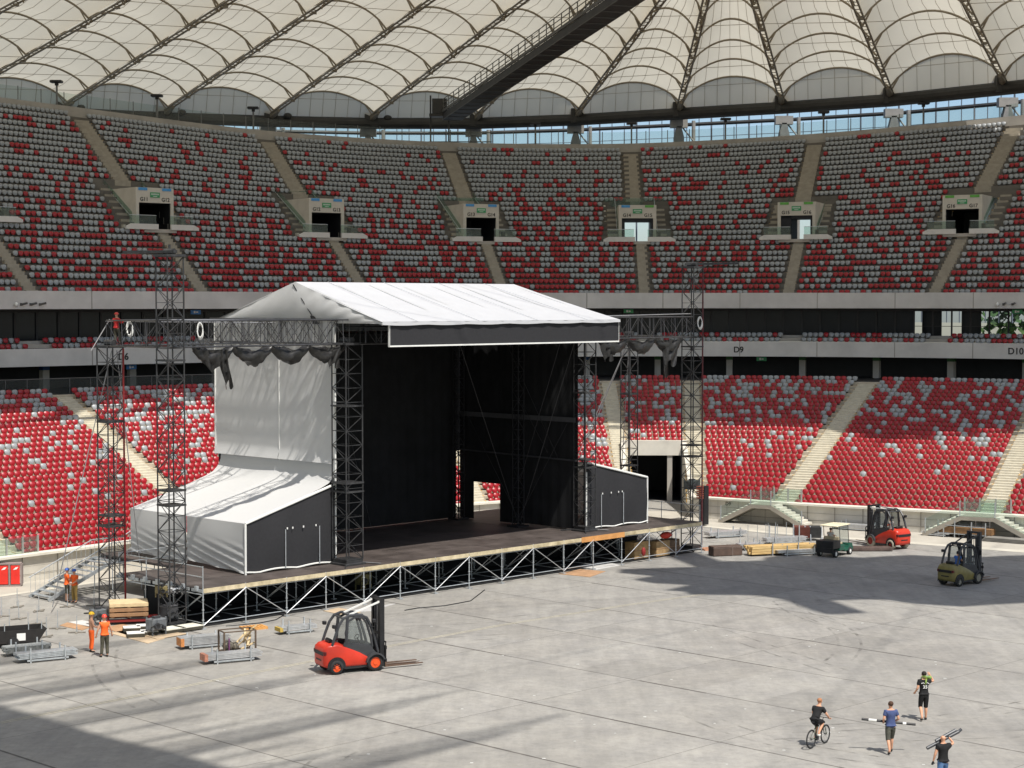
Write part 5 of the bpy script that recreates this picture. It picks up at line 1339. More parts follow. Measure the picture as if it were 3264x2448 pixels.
# bald man with two tubes on the shoulder (cut by the frame)
bp = at_z(3003, 2448)
P = {'elR':(.36,.04,1.50),'wrR':(.22,.10,1.68),'elL':(-.27,-.02,1.19),'wrL':(-.31,.04,.95),**{k: walk[k] for k in walk}}
o, J = person('bald person in black t-shirt and jeans carrying dark tubes on the shoulder', at_z(3005, 2522), R(10), P, 't_shirt', dark_t, 'trousers', jeans, shoe_d, None, sleeves=.6, grip=.8, h=1.86, gloves=black_p)
m = mb(); m.tube((-.62,0,0),(.62,.15,.02),.058,10); m.tube((-.25,.03,.09),(.55,.16,.10),.058,10); m.tube((.62,.15,.02),(.74,.17,.05),.05,8)
tb = m.build('dark_tube_pair', mat('grey_tube', (.05,.055,.065), .4)); tb.location = o.location + Vector((.03,.06,1.66)); tb.rotation_euler = (0,R(-22),R(8)); tag(tb, 'pair of dark tubes on the shoulder of the bald person in jeans', 'tubes')
# cyclist
BP = at_z(2608, 2378)
bc = thing('bicycle', 'dark mountain bicycle being ridden across the arena floor', 'bicycle', BP, R(52))
def bwheel(x, nm):
    m = mb(); m.smooth = True; m.path([Vector((.325*math.cos(a), 0, .325*math.sin(a))) for a in np.linspace(0, 6.283, 33)[:-1]], .024, 6, closed=True); t = m.build('wheel', rubber, bc); t.location = (x, 0, .35)
    m = mb(); m.path([Vector((.29*math.cos(a), 0, .29*math.sin(a))) for a in np.linspace(0, 6.283, 33)[:-1]], .012, 5, closed=True)
    for k in range(16): a = 2*math.pi*k/16; m.tube((0,.02*(-1)**k,0),(.29*math.cos(a),0,.29*math.sin(a)),.0028,3)
    m.tube((0,-.05,0),(0,.05,0),.02,8); m.build('rim', grey_p, t)
bwheel(-.53,'r'); bwheel(.53,'f')
m = mb(); bb, st_, hdt, hdb = (-.10,0,.31), (-.24,0,.78), (.36,0,.80), (.39,0,.70)
for a, b, r in ((bb, st_, .017),(bb, hdb, .020),((-.22,0,.72), hdt, .018),(hdt, hdb, .022)): m.tube(a, b, r, 7)
for s in (-.05,.05): m.tube((-.53,s,.35),(-.10,s*.5,.31),.010,6); m.tube((-.53,s,.35),(-.22,s*.4,.70),.009,6); m.tube((.53,s,.35),(.41,s*.8,.68),.014,6)
m.build('frame', mat('bike_frame', (.05,.07,.03), .35), bc)
m = mb(); m.tube((-.24,0,.78),(-.29,0,.92),.013,6); m.prism([(-.42,.93),(-.40,.97),(-.15,.965),(-.14,.95)], 'y', -.06, .06); m.build('saddle', black_p, bc)
m = mb(); m.tube((.36,0,.80),(.33,0,.93),.014,6); m.tube((.33,0,.93),(.41,0,.98),.014,6); m.path([Vector((.34,-.32,.99)),Vector((.40,-.1,.98)),Vector((.40,.1,.98)),Vector((.34,.32,.99))], .013, 6); m.tube((.35,-.32,.99),(.33,-.22,.99),.018,6); m.build('handlebar', black_p, bc)
m = mb(); m.tube((-.10,-.04,.31),(-.10,.04,.31),.09,16); m.tube((-.10,.06,.31),(.02,.06,.20),.011,5); m.tube((-.10,-.06,.31),(-.22,-.06,.42),.011,5); m.cbox((.02,.11,.20),(.09,.09,.02)); m.cbox((-.22,-.11,.42),(.09,.09,.02)); m.build('crank', grey_p, bc)
# rider: person +y forward, bike +x forward
P = {'pelvis':((0,-.27,1.00)),'waist':(0,-.20,1.12),'chest':(0,-.07,1.28),'upper':(0,.0,1.38),'neck':(0,.05,1.47),'jaw':(0,.09,1.54),'head':(0,.10,1.63),'crown':(0,.09,1.70),
     'shL':(-.175,.01,1.38),'shR':(.175,.01,1.38),'elL':(-.30,.12,1.14),'elR':(.30,.12,1.14),'wrL':(-.27,.30,1.02),'wrR':(.27,.30,1.02),
     'hipL':(-.09,-.24,.96),'hipR':(.09,-.24,.96),'knL':(-.12,.13,.72),'knR':(.12,.16,.88),'anL':(-.11,-.04,.28),'anR':(.11,-.20,.50),'toL':(-.11,.12,.23),'toR':(.11,-.05,.44)}
o, J = person('person in black t-shirt and shorts riding a bicycle', BP, R(52-90), P, 't_shirt', dark_t, 'shorts', black_sh, shoe_w, hair_r, sleeves=.6, grip=.95, h=1.78)
# hi-vis workers
P = {'elL':(-.23,.05,1.2),'wrL':(-.12,.26,1.12),'elR':(.23,.05,1.2),'wrR':(.10,.27,1.1)}
person('bare-chested person in yellow helmet and orange trousers facing a colleague', at_z(292,2078), R(-62), P, None, None, 'trousers', orange_hi, shoe_d, None, True, mat('helmet_yellow', (.80,.50,.02), .35), h=1.8)
person('person in red helmet, orange vest and dark trousers seen from behind', at_z(334,2094), R(28), {'elL':(-.29,.02,1.18),'wrL':(-.33,.10,.95),'elR':(.29,.0,1.18),'wrR':(.34,.08,.97),'knR':(.12,.06,.5),'anL':(-.15,-.02,.1),'toL':(-.18,.12,.035)}, 'hi_vis_vest', orange_hi, 'trousers', dgrey, shoe_d, None, True, mat('helmet_red', (.65,.06,.04), .35), sleeves=.15, h=1.88)
person('person in blue helmet and orange vest by the metal stairs, left one', at_z(214,1920), R(-60), {'elL':(-.22,.06,1.2),'wrL':(-.1,.28,1.08),'elR':(.22,.08,1.2),'wrR':(.08,.3,1.1)}, 'hi_vis_vest', orange_hi, 'shorts', dgrey, shoe_d, None, True, mat('helmet_blue', (.05,.14,.50), .35), sleeves=.7, h=1.8)
person('person in blue helmet and long orange vest by the metal stairs, right one', at_z(238,1921), R(150), {'elL':(-.22,.06,1.2),'wrL':(-.1,.28,1.08),'elR':(.22,.08,1.2),'wrR':(.08,.3,1.1)}, 'hi_vis_vest', orange_hi, 'trousers', mat('ochre_trousers', (.30,.20,.06), .8), shoe_d, None, True, MATS['helmet_blue'], sleeves=.7, h=1.76)
# rigger on the far left tower head
P = {'elL':(-.3,.1,1.3),'wrL':(-.25,.3,1.45),'elR':(.3,.1,1.25),'wrR':(.2,.35,1.3),'knR':(.12,.15,.55),'anR':(.12,.1,.15),'toR':(.12,.25,.08)}
tp_ = SP(-.4, 6.7, 13.9)
person('person in red clothing and helmet climbing on the far left tower head', tp_, R(-30), P, 'red_jacket', mat('red_jacket', (.42,.02,.02), .8), 'trousers', dgrey, shoe_d, None, True, MATS['helmet_red'], sleeves=1.9, h=1.6)
def seated(label, parentf, off_, rz, top_m, hairm, sc=1.0):
    P = {'pelvis':(0,0,.10),'waist':(0,.0,.24),'chest':(0,.02,.42),'upper':(0,.02,.55),'neck':(0,.03,.65),'jaw':(0,.05,.71),'head':(0,.05,.80),'crown':(0,.04,.87),'shL':(-.175,.02,.56),'shR':(.175,.02,.56),'elL':(-.23,.12,.34),'elR':(.23,.12,.34),'wrL':(-.12,.34,.36),'wrR':(.12,.34,.36),
         'hipL':(-.09,.05,.08),'hipR':(.09,.05,.08),'knL':(-.11,.46,.12),'knR':(.11,.46,.12),'caL':(-.11,.50,-.02),'caR':(.11,.50,-.02),'anL':(-.11,.52,-.22),'anR':(.11,.52,-.22),'toL':(-.11,.64,-.28),'toR':(.11,.64,-.28)}
    bpy.context.view_layer.update(); loc = parentf.matrix_world @ Vector(off_)
    return person(label, loc, rz, P, 't_shirt', top_m, 'trousers', dgrey, shoe_d, hairm, sleeves=.6, grip=.9, h=1.74*sc)
FL = [o for o in bpy.data.objects if o.name.startswith('forklift') and o.parent is None]
seated('person in blue shirt sitting in the olive forklift', FL[2], (-.30,0,.95), FL[2].rotation_euler.z-R(90), mat('driver_blue', (.05,.16,.50), .8), hair_d)
seated('person in grey top sitting in the red forklift on the right', FL[1], (-.30,0,.95), FL[1].rotation_euler.z-R(90), mat('driver_grey', (.20,.20,.19), .8), hair_b)
seated('person in white top driving the small green utility cart', CART, (-.2,.2,.88), CART.rotation_euler.z-R(90), mat('driver_white', (.5,.5,.48), .8), hair_d)

# ------------------------------------------------------------------ things on the floor
def th(name, label, cat, px, py, rz=AZ, group=None, z=0): return thing(name, label, cat, at_z(px, py, z), rz, group)
def stillage(label, px, py, L, W, H, n, mt=alu, rz=AZ, posts=.55, ends=None, grp='steel stillages loaded with scaffold parts', flat=False):
    o = th('pipe_stillage', label, 'stillage', px, py, rz, grp)
    m = mb()
    for y in (-W/2, W/2): m.box(-L*.36, L*.36, y-.03, y+.03, .08, .15)
    for x in (-L*.30, L*.30):
        m.box(x-.03, x+.03, -W/2, W/2, .10, .16)
        for y in (-W/2, W/2): m.box(x-.03, x+.03, y-.03, y+.03, 0, posts+.12)
    m.build('frame', galv, o); m = mb(); r = .028; z = .19
    if flat:
        while z < H: m.box(-L/2+random.uniform(-.08,.08), L/2+random.uniform(-.08,.08), -W/2+.05, W/2-.05, z, z+.05); z += .065
    else:
        while z < H:
            y = -W/2+.07
            while y < W/2-.05:
                d_ = random.uniform(-.12,.12); m.tube((-L/2+d_,y,z),(L/2+d_,y,z),r,6); y += .063
            z += .056
    m.build('load', mt, o)
    if ends: mb().box(-L/2-.06,-L/2+.10,-W/2+.02,W/2-.02,.15,H).build('timber_end', ends, o)
    return o
orange_t = mat('orange_timber', (.55,.22,.07), .7, .3, 6)
stillage('stillage of pale tubes with orange ends, left of the wooden cage', 650, 2062, 2.3, .75, .52, 1, ends=orange_t, rz=AZ-R(18), flat=True)
stillage('stillage of pale aluminium rails nearest the camera, orange timber end', 738, 2108, 2.6, .75, .45, 1, ends=mat('salmon_timber', (.55,.24,.16), .7, .3, 6), rz=AZ-R(18), flat=True)
stillage('low stillage of pale blue boards lying in front of the stage', 945, 2016, 1.9, .7, .34, 1, ends=mat('ochre_timber', (.5,.35,.08), .7), rz=AZ-R(14), flat=True)
stillage('stillage of loose scaffold couplers and tubes beside the dark skip', 85, 2085, 2.0, .8, .45, 1, mat('dull_steel', (.28,.29,.28), .5, .4, 9, metal=.4), rz=AZ-R(15))
stillage('stillage of galvanised planks right of the dark skip', 145, 2104, 2.6, .8, .40, 1, galv, rz=AZ-R(15), flat=True)
stillage('flat stillage of aluminium beams beside the right end of the stage', 2313, 1712, 3.0, .9, .42, 1, flat=True, rz=AZ-R(20))
stillage('short stillage of steel rails left of the yellow timber stack', 2390, 1752, 1.7, .8, .45, 1, flat=True, rz=AZ-R(25))
stillage('long stillage of aluminium ladder beams in front of the yellow timber', 2545, 1768, 3.2, .7, .34, 1, flat=True, rz=AZ-R(28))
stillage('stillage of white rails behind the yellow timber stack', 2500, 1732, 3.0, .8, .42, 1, flat=True, rz=AZ-R(25), posts=1.1)
stillage('long grey stillage by the pitch wall, behind the cart', 2735, 1690, 3.6, .9, .45, 1, flat=True, rz=R(-32))
stillage('open empty rack beside the olive forklift mast', 2985, 1708, 2.2, .7, .2, 1, flat=True, rz=R(-36), posts=.5)
# cage with timber offcuts
o = th('tool_cage', 'brown steel cage holding timber offcuts and straps in front of the stage', 'cage', 756, 2080, AZ-R(18))
m = mb()
for x in (-.75,.75):
    for y in (-.4,.4): m.box(x-.035,x+.035,y-.035,y+.035,0,1.05)
for z in (.08,1.02):
    for y in (-.4,.4): m.box(-.75,.75,y-.025,y+.025,z,z+.05)
    for x in (-.75,.75): m.box(x-.025,x+.025,-.4,.4,z,z+.05)
m.box(-.75,.75,-.4,.4,.1,.14); m.build('frame', mat('rust_brown', (.12,.085,.06), .7, .3, 5), o)
m = mb()
for k in range(9): m.bar((random.uniform(-.1,.5),random.uniform(-.3,.3),.2+.05*k),(random.uniform(.3,.9),random.uniform(-.3,.3),.45+.10*k),.09,.05)
m.build('offcut', timber_l, o); m = mb(); m.smooth = True; m.ell((-.45,0,.35),(.25,.3,.28),10,7); m.ell((-.1,.05,.3),(.2,.25,.22),10,7); m.build('rope_heap', mat('dark_heap', (.05,.045,.05), .8, .4, 9, c2=(.18,.16,.12)), o)
mb().tube((-.5,-.35,.15),(-.5,-.35,.75),.035,6).build('purple_post', mat('purple_paint', (.18,.05,.16), .6), o)
# pallets
def pallet(label, px, py, n, rz, mt=timber, grp='wooden pallets', H=.14, z=0):
    for k in range(n):
        o = thing('pallet', label if n == 1 else label.replace('#', ['bottom','second','third','fourth','top'][k if k < n-1 else 4]), 'pallet', at_z(px, py, 0)+Vector((0,0,k*H)), rz+random.uniform(-.03,.03), grp)
        m = mb()
        for y in (-.36,0,.36): m.box(-.6,.6,y-.045,y+.045,.02,.10)
        m.build('block_rail', mt, o); m = mb()
        for i in range(7): x = -.53+i*.177; m.box(x-.06,x+.06,-.4,.4,.102,.124)
        for y in (-.36,0,.36): m.box(-.6,.6,y-.05,y+.05,0,.018)
        m.build('boards', mt, o)
pallet('# pallet of the stack by the pitch wall', 2607, 1674, 5, R(-33), timber)
pallet('orange pallet lying flat by the stage legs', 808, 2004, 1, AZ-R(15), mat('orange_ply', (.60,.30,.09), .7, .2, 3))
pallet('reddish pallet lying beside the right stage corner', 2262, 1752, 1, AZ-R(20), mat('salmon_ply', (.60,.30,.18), .7, .2, 3))
# brown case, timber stack, skips
o = th('road_case', 'dark brown box with lid on the floor right of the stage', 'case', 2312, 1770, AZ-R(28)); mb().bbox(-1.0,1.0,-.42,.42,.02,.62,.03).build('box', mat('brown_box', (.10,.065,.05), .6, .25, 2), o); mb().box(-1.01,1.01,-.43,.43,.50,.53).box(.28,.34,-.44,.44,0,.63).build('band', mat('brown_band', (.16,.12,.10), .6), o)
o = th('timber_stack', 'stack of long yellow timber beams strapped on the floor right of the stage', 'timber stack', 2490, 1766, AZ-R(28)); m = mb()
for k in range(3):
    for i in range(7): d_ = random.uniform(-.2,.2); m.box(-2.3+d_,2.3+d_,-.55+i*.155,-.42+i*.155,.12+k*.17,.27+k*.17)
m.build('beams', mat('yellow_timber', (.55,.34,.12), .7, .25, 4, c2=(.62,.44,.2), stretch=(.2,3,3)), o); m = mb()
for x in (-.9,.9): m.box(x-.03,x+.03,-.62,.62,.0,.10); m.box(x-.03,x+.03,-.66,-.60,0,.85)
m.build('bearer', galv, o)
for (px, py, c_, l) in ((2556,1722,(.17,.05,.035),'rust red tipping skip behind the yellow timber'),(2592,1722,(.05,.05,.05),'dark tipping skip next to the rust red one')):
    o = th('tipping_skip', l, 'skip', px, py, AZ-R(50)); m = mb(); m.prism([(-.55,.95),(-.35,.2),(.35,.2),(.55,.95),(.49,.95),(.31,.27),(-.31,.27),(-.49,.95)], 'x', -.5, .5); m.prism([(-.5,.9),(-.33,.25),(.33,.25),(.5,.9)], 'x', -.5, -.46); m.prism([(-.5,.9),(-.33,.25),(.33,.25),(.5,.9)], 'x', .46, .5); m.build('tub', mat('skip_paint_%d' % px, c_, .7, .25, 3), o)
    m = mb()
    for x in (-.56,.56): m.tube((x,-.55,0),(x,-.1,.95),.03,5); m.tube((x,.55,0),(x,.1,.95),.03,5); m.tube((x,-.6,.05),(x,.6,.05),.035,5)
    m.build('frame', galv, o)
o = th('timber_stack', 'dark brown and grey flat beams lying behind the cart', 'timber stack', 2742, 1754, AZ-R(45)); m = mb()
for i in range(6): m.box(-2.0,2.0,-.6+i*.2,-.45+i*.2,.05,.22)
m.build('beams', mat('dark_beam', (.10,.07,.06), .7, .4, 2), o)
o = th('plank_rack', 'steel rack holding brown planks under the right access stairs', 'rack', 3050, 1712, R(-36)); m = mb()
for x in (-1.2,0,1.2,2.2):
    for y in (-.4,.4): m.box(x-.03,x+.03,y-.03,y+.03,0,1.15)
for z in (.25,.8):
    for y in (-.4,.4): m.box(-1.2,2.2,y-.02,y+.02,z,z+.05)
m.build('frame', galv, o); m = mb()
for k in range(5): m.box(-1.15,2.6,-.35,.35,.32+k*.085,.39+k*.085)
m.build('planks', mat('brown_plank', (.30,.17,.08), .7, .25, 2), o)
o = th('grey_slab_stack', 'grey metal sheets stacked flat at the foot of the right access stairs', 'sheet stack', 3205, 1728, R(-36)); m = mb()
for k in range(3): m.box(-1.5+k*.1,1.4+k*.07,-.5,.5,.05+k*.09,.11+k*.09)
m.build('sheets', mat('grey_sheet', (.22,.21,.19), .7), o)
# access stairs over the pitch wall
def access(label, px, wide):
    t = min(np.arange(2.5, 7.6, .005), key=lambda t: abs(proj(*V3(low_pt(t,-.03), .8))[0]-px)); p, d, n, L = frame_at(t, low_pt, 0); n2 = np.array((-d[1], d[0]))
    o = thing('access_stairs', label, 'stairs', V3(p - n2*1.35, 0), math.atan2(d[1], d[0]), 'concrete access stairs at the pitch wall')
    m = mb(); W_ = wide
    m.prism([(-W_/2-2.6,0),(-W_/2-2.3,0),(-W_/2+.1,1.22),(W_/2-.1,1.22),(W_/2+2.3,0),(W_/2+2.6,0),(W_/2+2.6,.2),(W_/2,1.5),(-W_/2,1.5),(-W_/2-2.6,.2)], 'y', -.6, .9); m.build('flight', mat('stair_slab', (.33,.30,.25), .85, .15, 1), o)
    m = mb()
    for s in (-1, 1):
        for k in range(8): x0 = s*(W_/2+k*.32); x1 = s*(W_/2+(k+1)*.32); m.box(min(x0,x1), max(x0,x1), -.45, .9, 1.5-(k+1)*.165-.05, 1.5-k*.165)
    m.build('steps', wall_c, o)
    m = mb(); 
    for x0, x1 in ((-W_/2-2.4,-W_/2),(W_/2,W_/2+2.4)):
        za, zb = (.2,1.5) if x0 < 0 else (1.5,.2); m.add([(x0,-.58,za),(x1,-.58,zb),(x1,-.58,zb+1.0),(x0,-.58,za+1.0)], [(0,1,2,3)])
    m.box(-W_/2,W_/2,-.59,-.57,1.5,2.5); m.build('glass_balustrade', glass_g, o)
    m = mb(); 
    for x in (-W_/2-2.4,-W_/2,W_/2,W_/2+2.4): z = 1.5 if abs(x) < W_/2+.1 else .2; m.box(x-.03,x+.03,-.61,-.55,z,z+1.05)
    m.build('post', galv, o); return o
access('concrete double stairs over the pitch wall, just right of the tunnel', 2452, 1.6)
access('concrete double stairs over the pitch wall, near the right edge', 3130, 2.4)
for (px, py, l) in ((2423,1650,'black wheeled bin under the access stairs beside the tunnel'),(3128,1672,'dark bin under the access stairs near the right edge')):
    o = th('wheeled_bin', l, 'bin', px, py, R(-30)); m = mb(); m.loft([[(-.3+k,-.3+k,z),(.3-k,-.3+k,z),(.3-k,.3-k,z),(-.3+k,.3-k,z)] for z, k in ((.08,.06),(.95,0))]); m.build('tub', mat('bin_dark', (.022,.024,.024), .5), o); mb().bbox(-.33,.33,-.35,.33,.95,1.03,.02).build('lid', MATS['bin_dark'], o); mb().tube((-.3,.3,.1),(.3,.3,.1),.09,10).build('wheel', rubber, o)
# block number on the pitch wall
def wall_text(s, px, z, size):
    t = min(np.arange(2.5, 7.6, .005), key=lambda t: abs(proj(*V3(low_pt(t,-.02), z))[0]-px)); p, d, n, L = frame_at(t, low_pt, 0); n2 = np.array((-d[1], d[0]))
    text(s, size, V3(p - n2*.47, z), (R(90),0,math.atan2(d[1], d[0])), mat('black_letter', (.03,.028,.025), .7), lower_stand, depth=.005)
wall_text('D9', 2326, 1.12, .36)
# glass fences at the aisle feet
for (t, l) in ((.12,'glass barrier at the foot of the left aisle'),(-1.0,'glass barrier at the foot of the far left aisle'),(5.62,'glass barrier at the foot of the wide aisle on the right'),(6.87,'glass barrier at the foot of the rightmost aisle')):
    p, d, n, L = frame_at(t, low_pt, 0); o = thing('glass_barrier', l, 'barrier', V3(p, 1.5), math.atan2(d[1], d[0]), 'glass barriers at the aisle feet')
    mb().box(-1.6,1.6,-.01,.01,0,1.05).build('pane', glass_g, o); m = mb()
    for x in (-1.6,-.55,.55,1.6): m.box(x-.05,x+.05,-.04,.04,0,1.1)
    m.build('post', mat('barrier_post', (.30,.31,.29), .6), o)
# metal stairs at the left
o = th('metal_stairs', 'galvanised metal stairs with handrails at the left, beside the red panels', 'stairs', 118, 1912, AZ); 
m = mb(); n = 9; 
for k in range(n): m.box(.25+k*.42,.55+k*.42,-.95,.95,.16+k*.19,.20+k*.19)
m.box(4.1,6.2,-.95,.95,1.72,1.78)
for k in range(5): m.box(6.2+k*.42,6.5+k*.42,-.95,.95,1.9+k*.19,1.94+k*.19)
m.build('tread', galv, o); m = mb()
for y in (-.97,.97): m.bar((.1,y,.05),(4.1,y,1.74),.05,.2); m.bar((4.1,y,1.74),(6.2,y,1.74),.05,.2); m.bar((6.2,y,1.8),(8.4,y,2.8),.05,.2)
for x in (4.2,6.1,8.2):
    for y in (-.9,.9): m.tube((x,y,0),(x,y,1.7 if x < 7 else 2.6),.03,6)
m.build('stringer', galv, o); m = mb()
for y in (-.97,.97):
    m.tube((.1,y,1.1),(4.1,y,2.8),.03,6); m.tube((4.1,y,2.8),(6.2,y,2.8),.03,6); m.tube((6.2,y,2.85),(8.4,y,3.85),.03,6)
    for k in range(28): x = .2+k*.29; zb = .1+min(x,4.1)*.42 if x < 4.1 else (1.78 if x < 6.2 else 1.8+(x-6.2)*.455); m.tube((x,y,zb),(x,y,zb+1.0),.012,4)
m.build('handrail', galv, o)
# red panel rack at the left edge
o = th('panel_rack', 'grey framed rack of bright red panels with white marks at the left edge', 'rack', 18, 1868, R(8)); m = mb()
m.box(-1.7,.9,-.3,.3,0,.10).box(-1.7,.9,-.3,.3,1.25,1.32); 
for k in range(5): x = -1.7+k*.65; m.box(x-.05,x+.05,-.3,.3,.1,1.25)
m.build('frame', mat('grey_frame', (.25,.20,.19), .7), o)
for k in range(4): pn = mb().box(-1.62+k*.65,-1.13+k*.65,-.28,-.22,.14,1.2).build('red_panel', mat('panel_red', (.70,.03,.02), .4), o); mb().prism([(-1.5+k*.65,.95),(-1.35+k*.65,1.1),(-1.2+k*.65,1.12),(-1.3+k*.65,.98)], 'y', -.29, -.283).build('white_mark', white_m, pn)
# dark skip at the left edge
o = th('dark_skip', 'low black skip trailer with white label at the left edge', 'skip', 20, 2058, AZ-R(20)); m = mb(); m.prism([(-1.6,.22),(1.35,.22),(1.75,.80),(-1.7,.80)], 'y', -.75, -.70); m.prism([(-1.6,.22),(1.35,.22),(1.75,.80),(-1.7,.80)], 'y', .70, .75); m.box(-1.6,1.35,-.7,.7,.2,.25); m.add([(1.35,-.7,.22),(1.35,.7,.22),(1.75,.7,.8),(1.75,-.7,.8)], [(0,1,2,3)]); m.build('tub', mat('skip_black', (.02,.018,.017), .6, .3, 4), o)
mb().box(.35,.75,-.765,-.752,.32,.66).build('label_plate', white_m, o); m = mb()
for x in (-.9,.2): m.tube((x,-.8,.25),(x,-.7,.25),.25,14); m.tube((x,.7,.25),(x,.8,.25),.25,14)
m.build('wheel', rubber, o); m = mb(); 
for x in (-1.2,-.2,.9,1.5): m.tube((x,-.72,.8),(x,-.72,1.15),.025,5)
m.build('stake', galv, o)
# jack bases with rods
jl = [(55,1936),(124,1949),(215,1935),(119,1990),(60,1974),(184,2005),(245,2018),(30,2003),(148,2031),(90,2015),(5,1966),(300,1932)]
wh = ['by the foot of the metal stairs','in front of the metal stairs','right below the two blue helmets','middle of the rod group','left of the group middle','right part of the rod group','nearest the yellow helmet','beside the dark skip','just above the galvanised planks','behind the skip stakes','at the left picture edge','beside the base of the far left tower']
for (px, py), w in zip(jl, wh):
    o = th('jack_base', f'thin upright rod on a flat cross foot, {w}', 'jack base', px, py, random.uniform(0, 1.5), 'upright rods on cross feet'); m = mb(); m.box(-.42,.42,-.05,.05,.02,.07); m.box(-.05,.05,-.3,.3,.0,.05); m.build('cross_foot', mat('foot_grey', (.24,.22,.19), .7, .3, 6), o); m = mb(); m.tube((0,0,.05),(0,0,random.uniform(.8,1.1)),.018,6); m.tube((0,0,.05),(0,0,.3),.032,6); m.build('rod', galv, o)
# rods standing on the right
for k, (px, py) in enumerate(((2384,1738),(2414,1738),(2441,1734),(2448,1730),(2472,1728),(2478,1734),(2506,1728))):
    o = th('upright_rod', 'thin upright rod standing in the row behind the yellow timber', 'rod', px, py, 0, 'row of thin upright rods behind the yellow timber'); mb().tube((0,0,0),(0,0,1.35),.02,6).cbox((0,0,.02),(.2,.2,.04)).build('rod', galv, o)
# clutter round the left towers
def sheet(label, pts, z, mt):
    o = thing('plywood_sheet', label, 'plywood sheet', at_z(*pts[0]), 0, 'plywood sheets laid on the floor'); q = [at_z(*p)-o.location for p in pts]; m = mb(); m.add([(a.x,a.y,z) for a in q]+[(a.x,a.y,z+.025) for a in q], [(0,3,2,1),(4,5,6,7),(0,1,5,4),(1,2,6,5),(2,3,7,6),(3,0,4,7)]); m.build('board', mt, o)
ply1, ply2 = mat('brown_ply_sheet', (.42,.25,.14), .7, .2, 1.5), mat('pale_ply_sheet', (.52,.40,.27), .7, .15, 1.5)
sheet('brown plywood sheet left of the yellow helmet', [(190,1995),(215,1985),(290,1999),(262,2010)], .0, ply1)
sheet('white board beside the base of the far left tower', [(218,1984),(262,1978),(330,1992),(292,2002)], .0, mat('white_board', (.58,.57,.55), .6))
sheet('brown plywood sheet under the crate stack', [(330,2002),(390,1990),(470,2010),(405,2026)], .0, ply1)
sheet('pale plywood sheet in front of the white weights', [(345,2018),(390,2012),(525,2036),(470,2052)], .0, ply2)
sheet('pale plywood sheet nearest the front left tower', [(405,2012),(500,2014),(600,2022),(500,2040)], .03, ply2)
sheet('grey plywood sheet under the stage edge behind the red forklift', [(1075,1955),(1170,1938),(1260,1925),(1180,1948)], .0, mat('grey_sheet2', (.50,.49,.48), .6))
sheet('brown plywood sheet behind the red forklift cab', [(1030,1948),(1080,1938),(1150,1952),(1095,1962)], .0, ply2)
sheet('brown plywood sheet near the right front legs', [(1780,1830),(1850,1815),(1930,1822),(1880,1840)], .0, ply1)
sheet('white board under the right part of the stage', [(1830,1806),(1915,1792),(1990,1800),(1900,1816)], .0, mat('white_board', (.58,.57,.55), .6))
o = th('crate_stack', 'stack of brown plywood slabs on a red steel sledge by the left towers', 'slab stack', 410, 1984, AZ-R(32)); 
for k in range(3): m = mb(); m.bbox(-.95,.95,-.75,.75,.42+k*.24,.60+k*.24,.01); [m.box(x-.08,x+.08,-.7,.7,.36+k*.24,.42+k*.24) for x in (-.8,0,.8)]; m.build('slab', timber_l if k == 2 else timber_b, o)
m = mb()
for y in (-.6,.6): m.box(-1.1,1.9,y-.05,y+.05,.14,.26)
for x in (-1,0,1,1.8): m.box(x-.05,x+.05,-.6,.6,.14,.24)
m.build('sledge', mat('sledge_red', (.22,.02,.02), .6), o)
for k, (px, py, w) in enumerate(((420,2012,'left rear'),(462,2006,'right rear'),(432,2030,'left front'),(476,2024,'right front'))):
    o = th('ballast_weight', f'white topped ballast block, {w} of the four by the crate stack', 'ballast block', px, py, AZ-R(30), 'white topped ballast blocks'); mb().bbox(-.42,.42,-.35,.35,.0,.20,.02).build('block', mat('dark_block', (.06,.055,.04), .7), o); mb().box(-.41,.41,-.34,.34,.203,.225).build('top_plate', white_m, o)
for px, py, l in ((545,2016,'white ballast plate left of the front left tower foot'),(600,2008,'white ballast plate right of the front left tower foot')):
    o = th('ballast_plate', l, 'ballast plate', px, py, AZ); mb().bbox(-.6,.6,-.45,.45,.04,.20,.02).build('plate', mat('dark_block', (.06,.055,.04), .7), o); mb().box(-.6,.6,-.45,.45,.203,.23).build('top_plate', mat('cream_plate', (.72,.70,.60), .6), o)
def machine(label, px, py, w, d_, h, c_, z=0, rz=AZ):
    o = th('hoist_machine', label, 'machine', px, py, rz, None, 0); o.location.z += z; m = mb(); m.bbox(-w/2,w/2,-d_/2,d_/2,h*.35,h,.04)
    for x in (-w/2+.05,w/2-.05):
        for y in (-d_/2+.05,d_/2-.05): m.box(x-.03,x+.03,y-.03,y+.03,0,h*1.08)
    m.build('housing', mat('machine_%d' % px, c_, .6, .4, 5), o); m = mb(); m.tube((-w*.2,-d_/2-.02,h*.62),(-w*.2,-d_/2-.10,h*.62),h*.18,12); m.tube((w*.25,-d_/2-.02,h*.5),(w*.25,-d_/2-.12,h*.5),h*.10,10); m.cbox((0,0,h+.05),(w*.4,d_*.4,.1)); m.build('motor', grey_p, o)
    m = mb(); m.path([Vector((w*.5*math.cos(a)-.1, -d_*.6+.1*math.sin(3*a), h*.4+h*.3*math.sin(a))) for a in np.linspace(0,5.5,14)], .02, 5); m.build('hose', black_p, o); return o
machine('grey hoist motor unit in front of the white weights', 498, 2026, .85, .6, .85, (.14,.15,.16))
machine('grey motor unit left of the far left tower foot', 312, 1992, .7, .6, .8, (.12,.13,.14))
machine('dark winch with hoses at the foot of the front left tower', 540, 1998, .7, .6, 1.1, (.05,.05,.055))
machine('ochre control box hung on the front left tower', 515, 1996, .5, .45, .55, (.20,.16,.07), 1.45)
machine('white topped control box on the front left tower', 560, 1990, .6, .5, .35, (.55,.56,.58), 1.5)
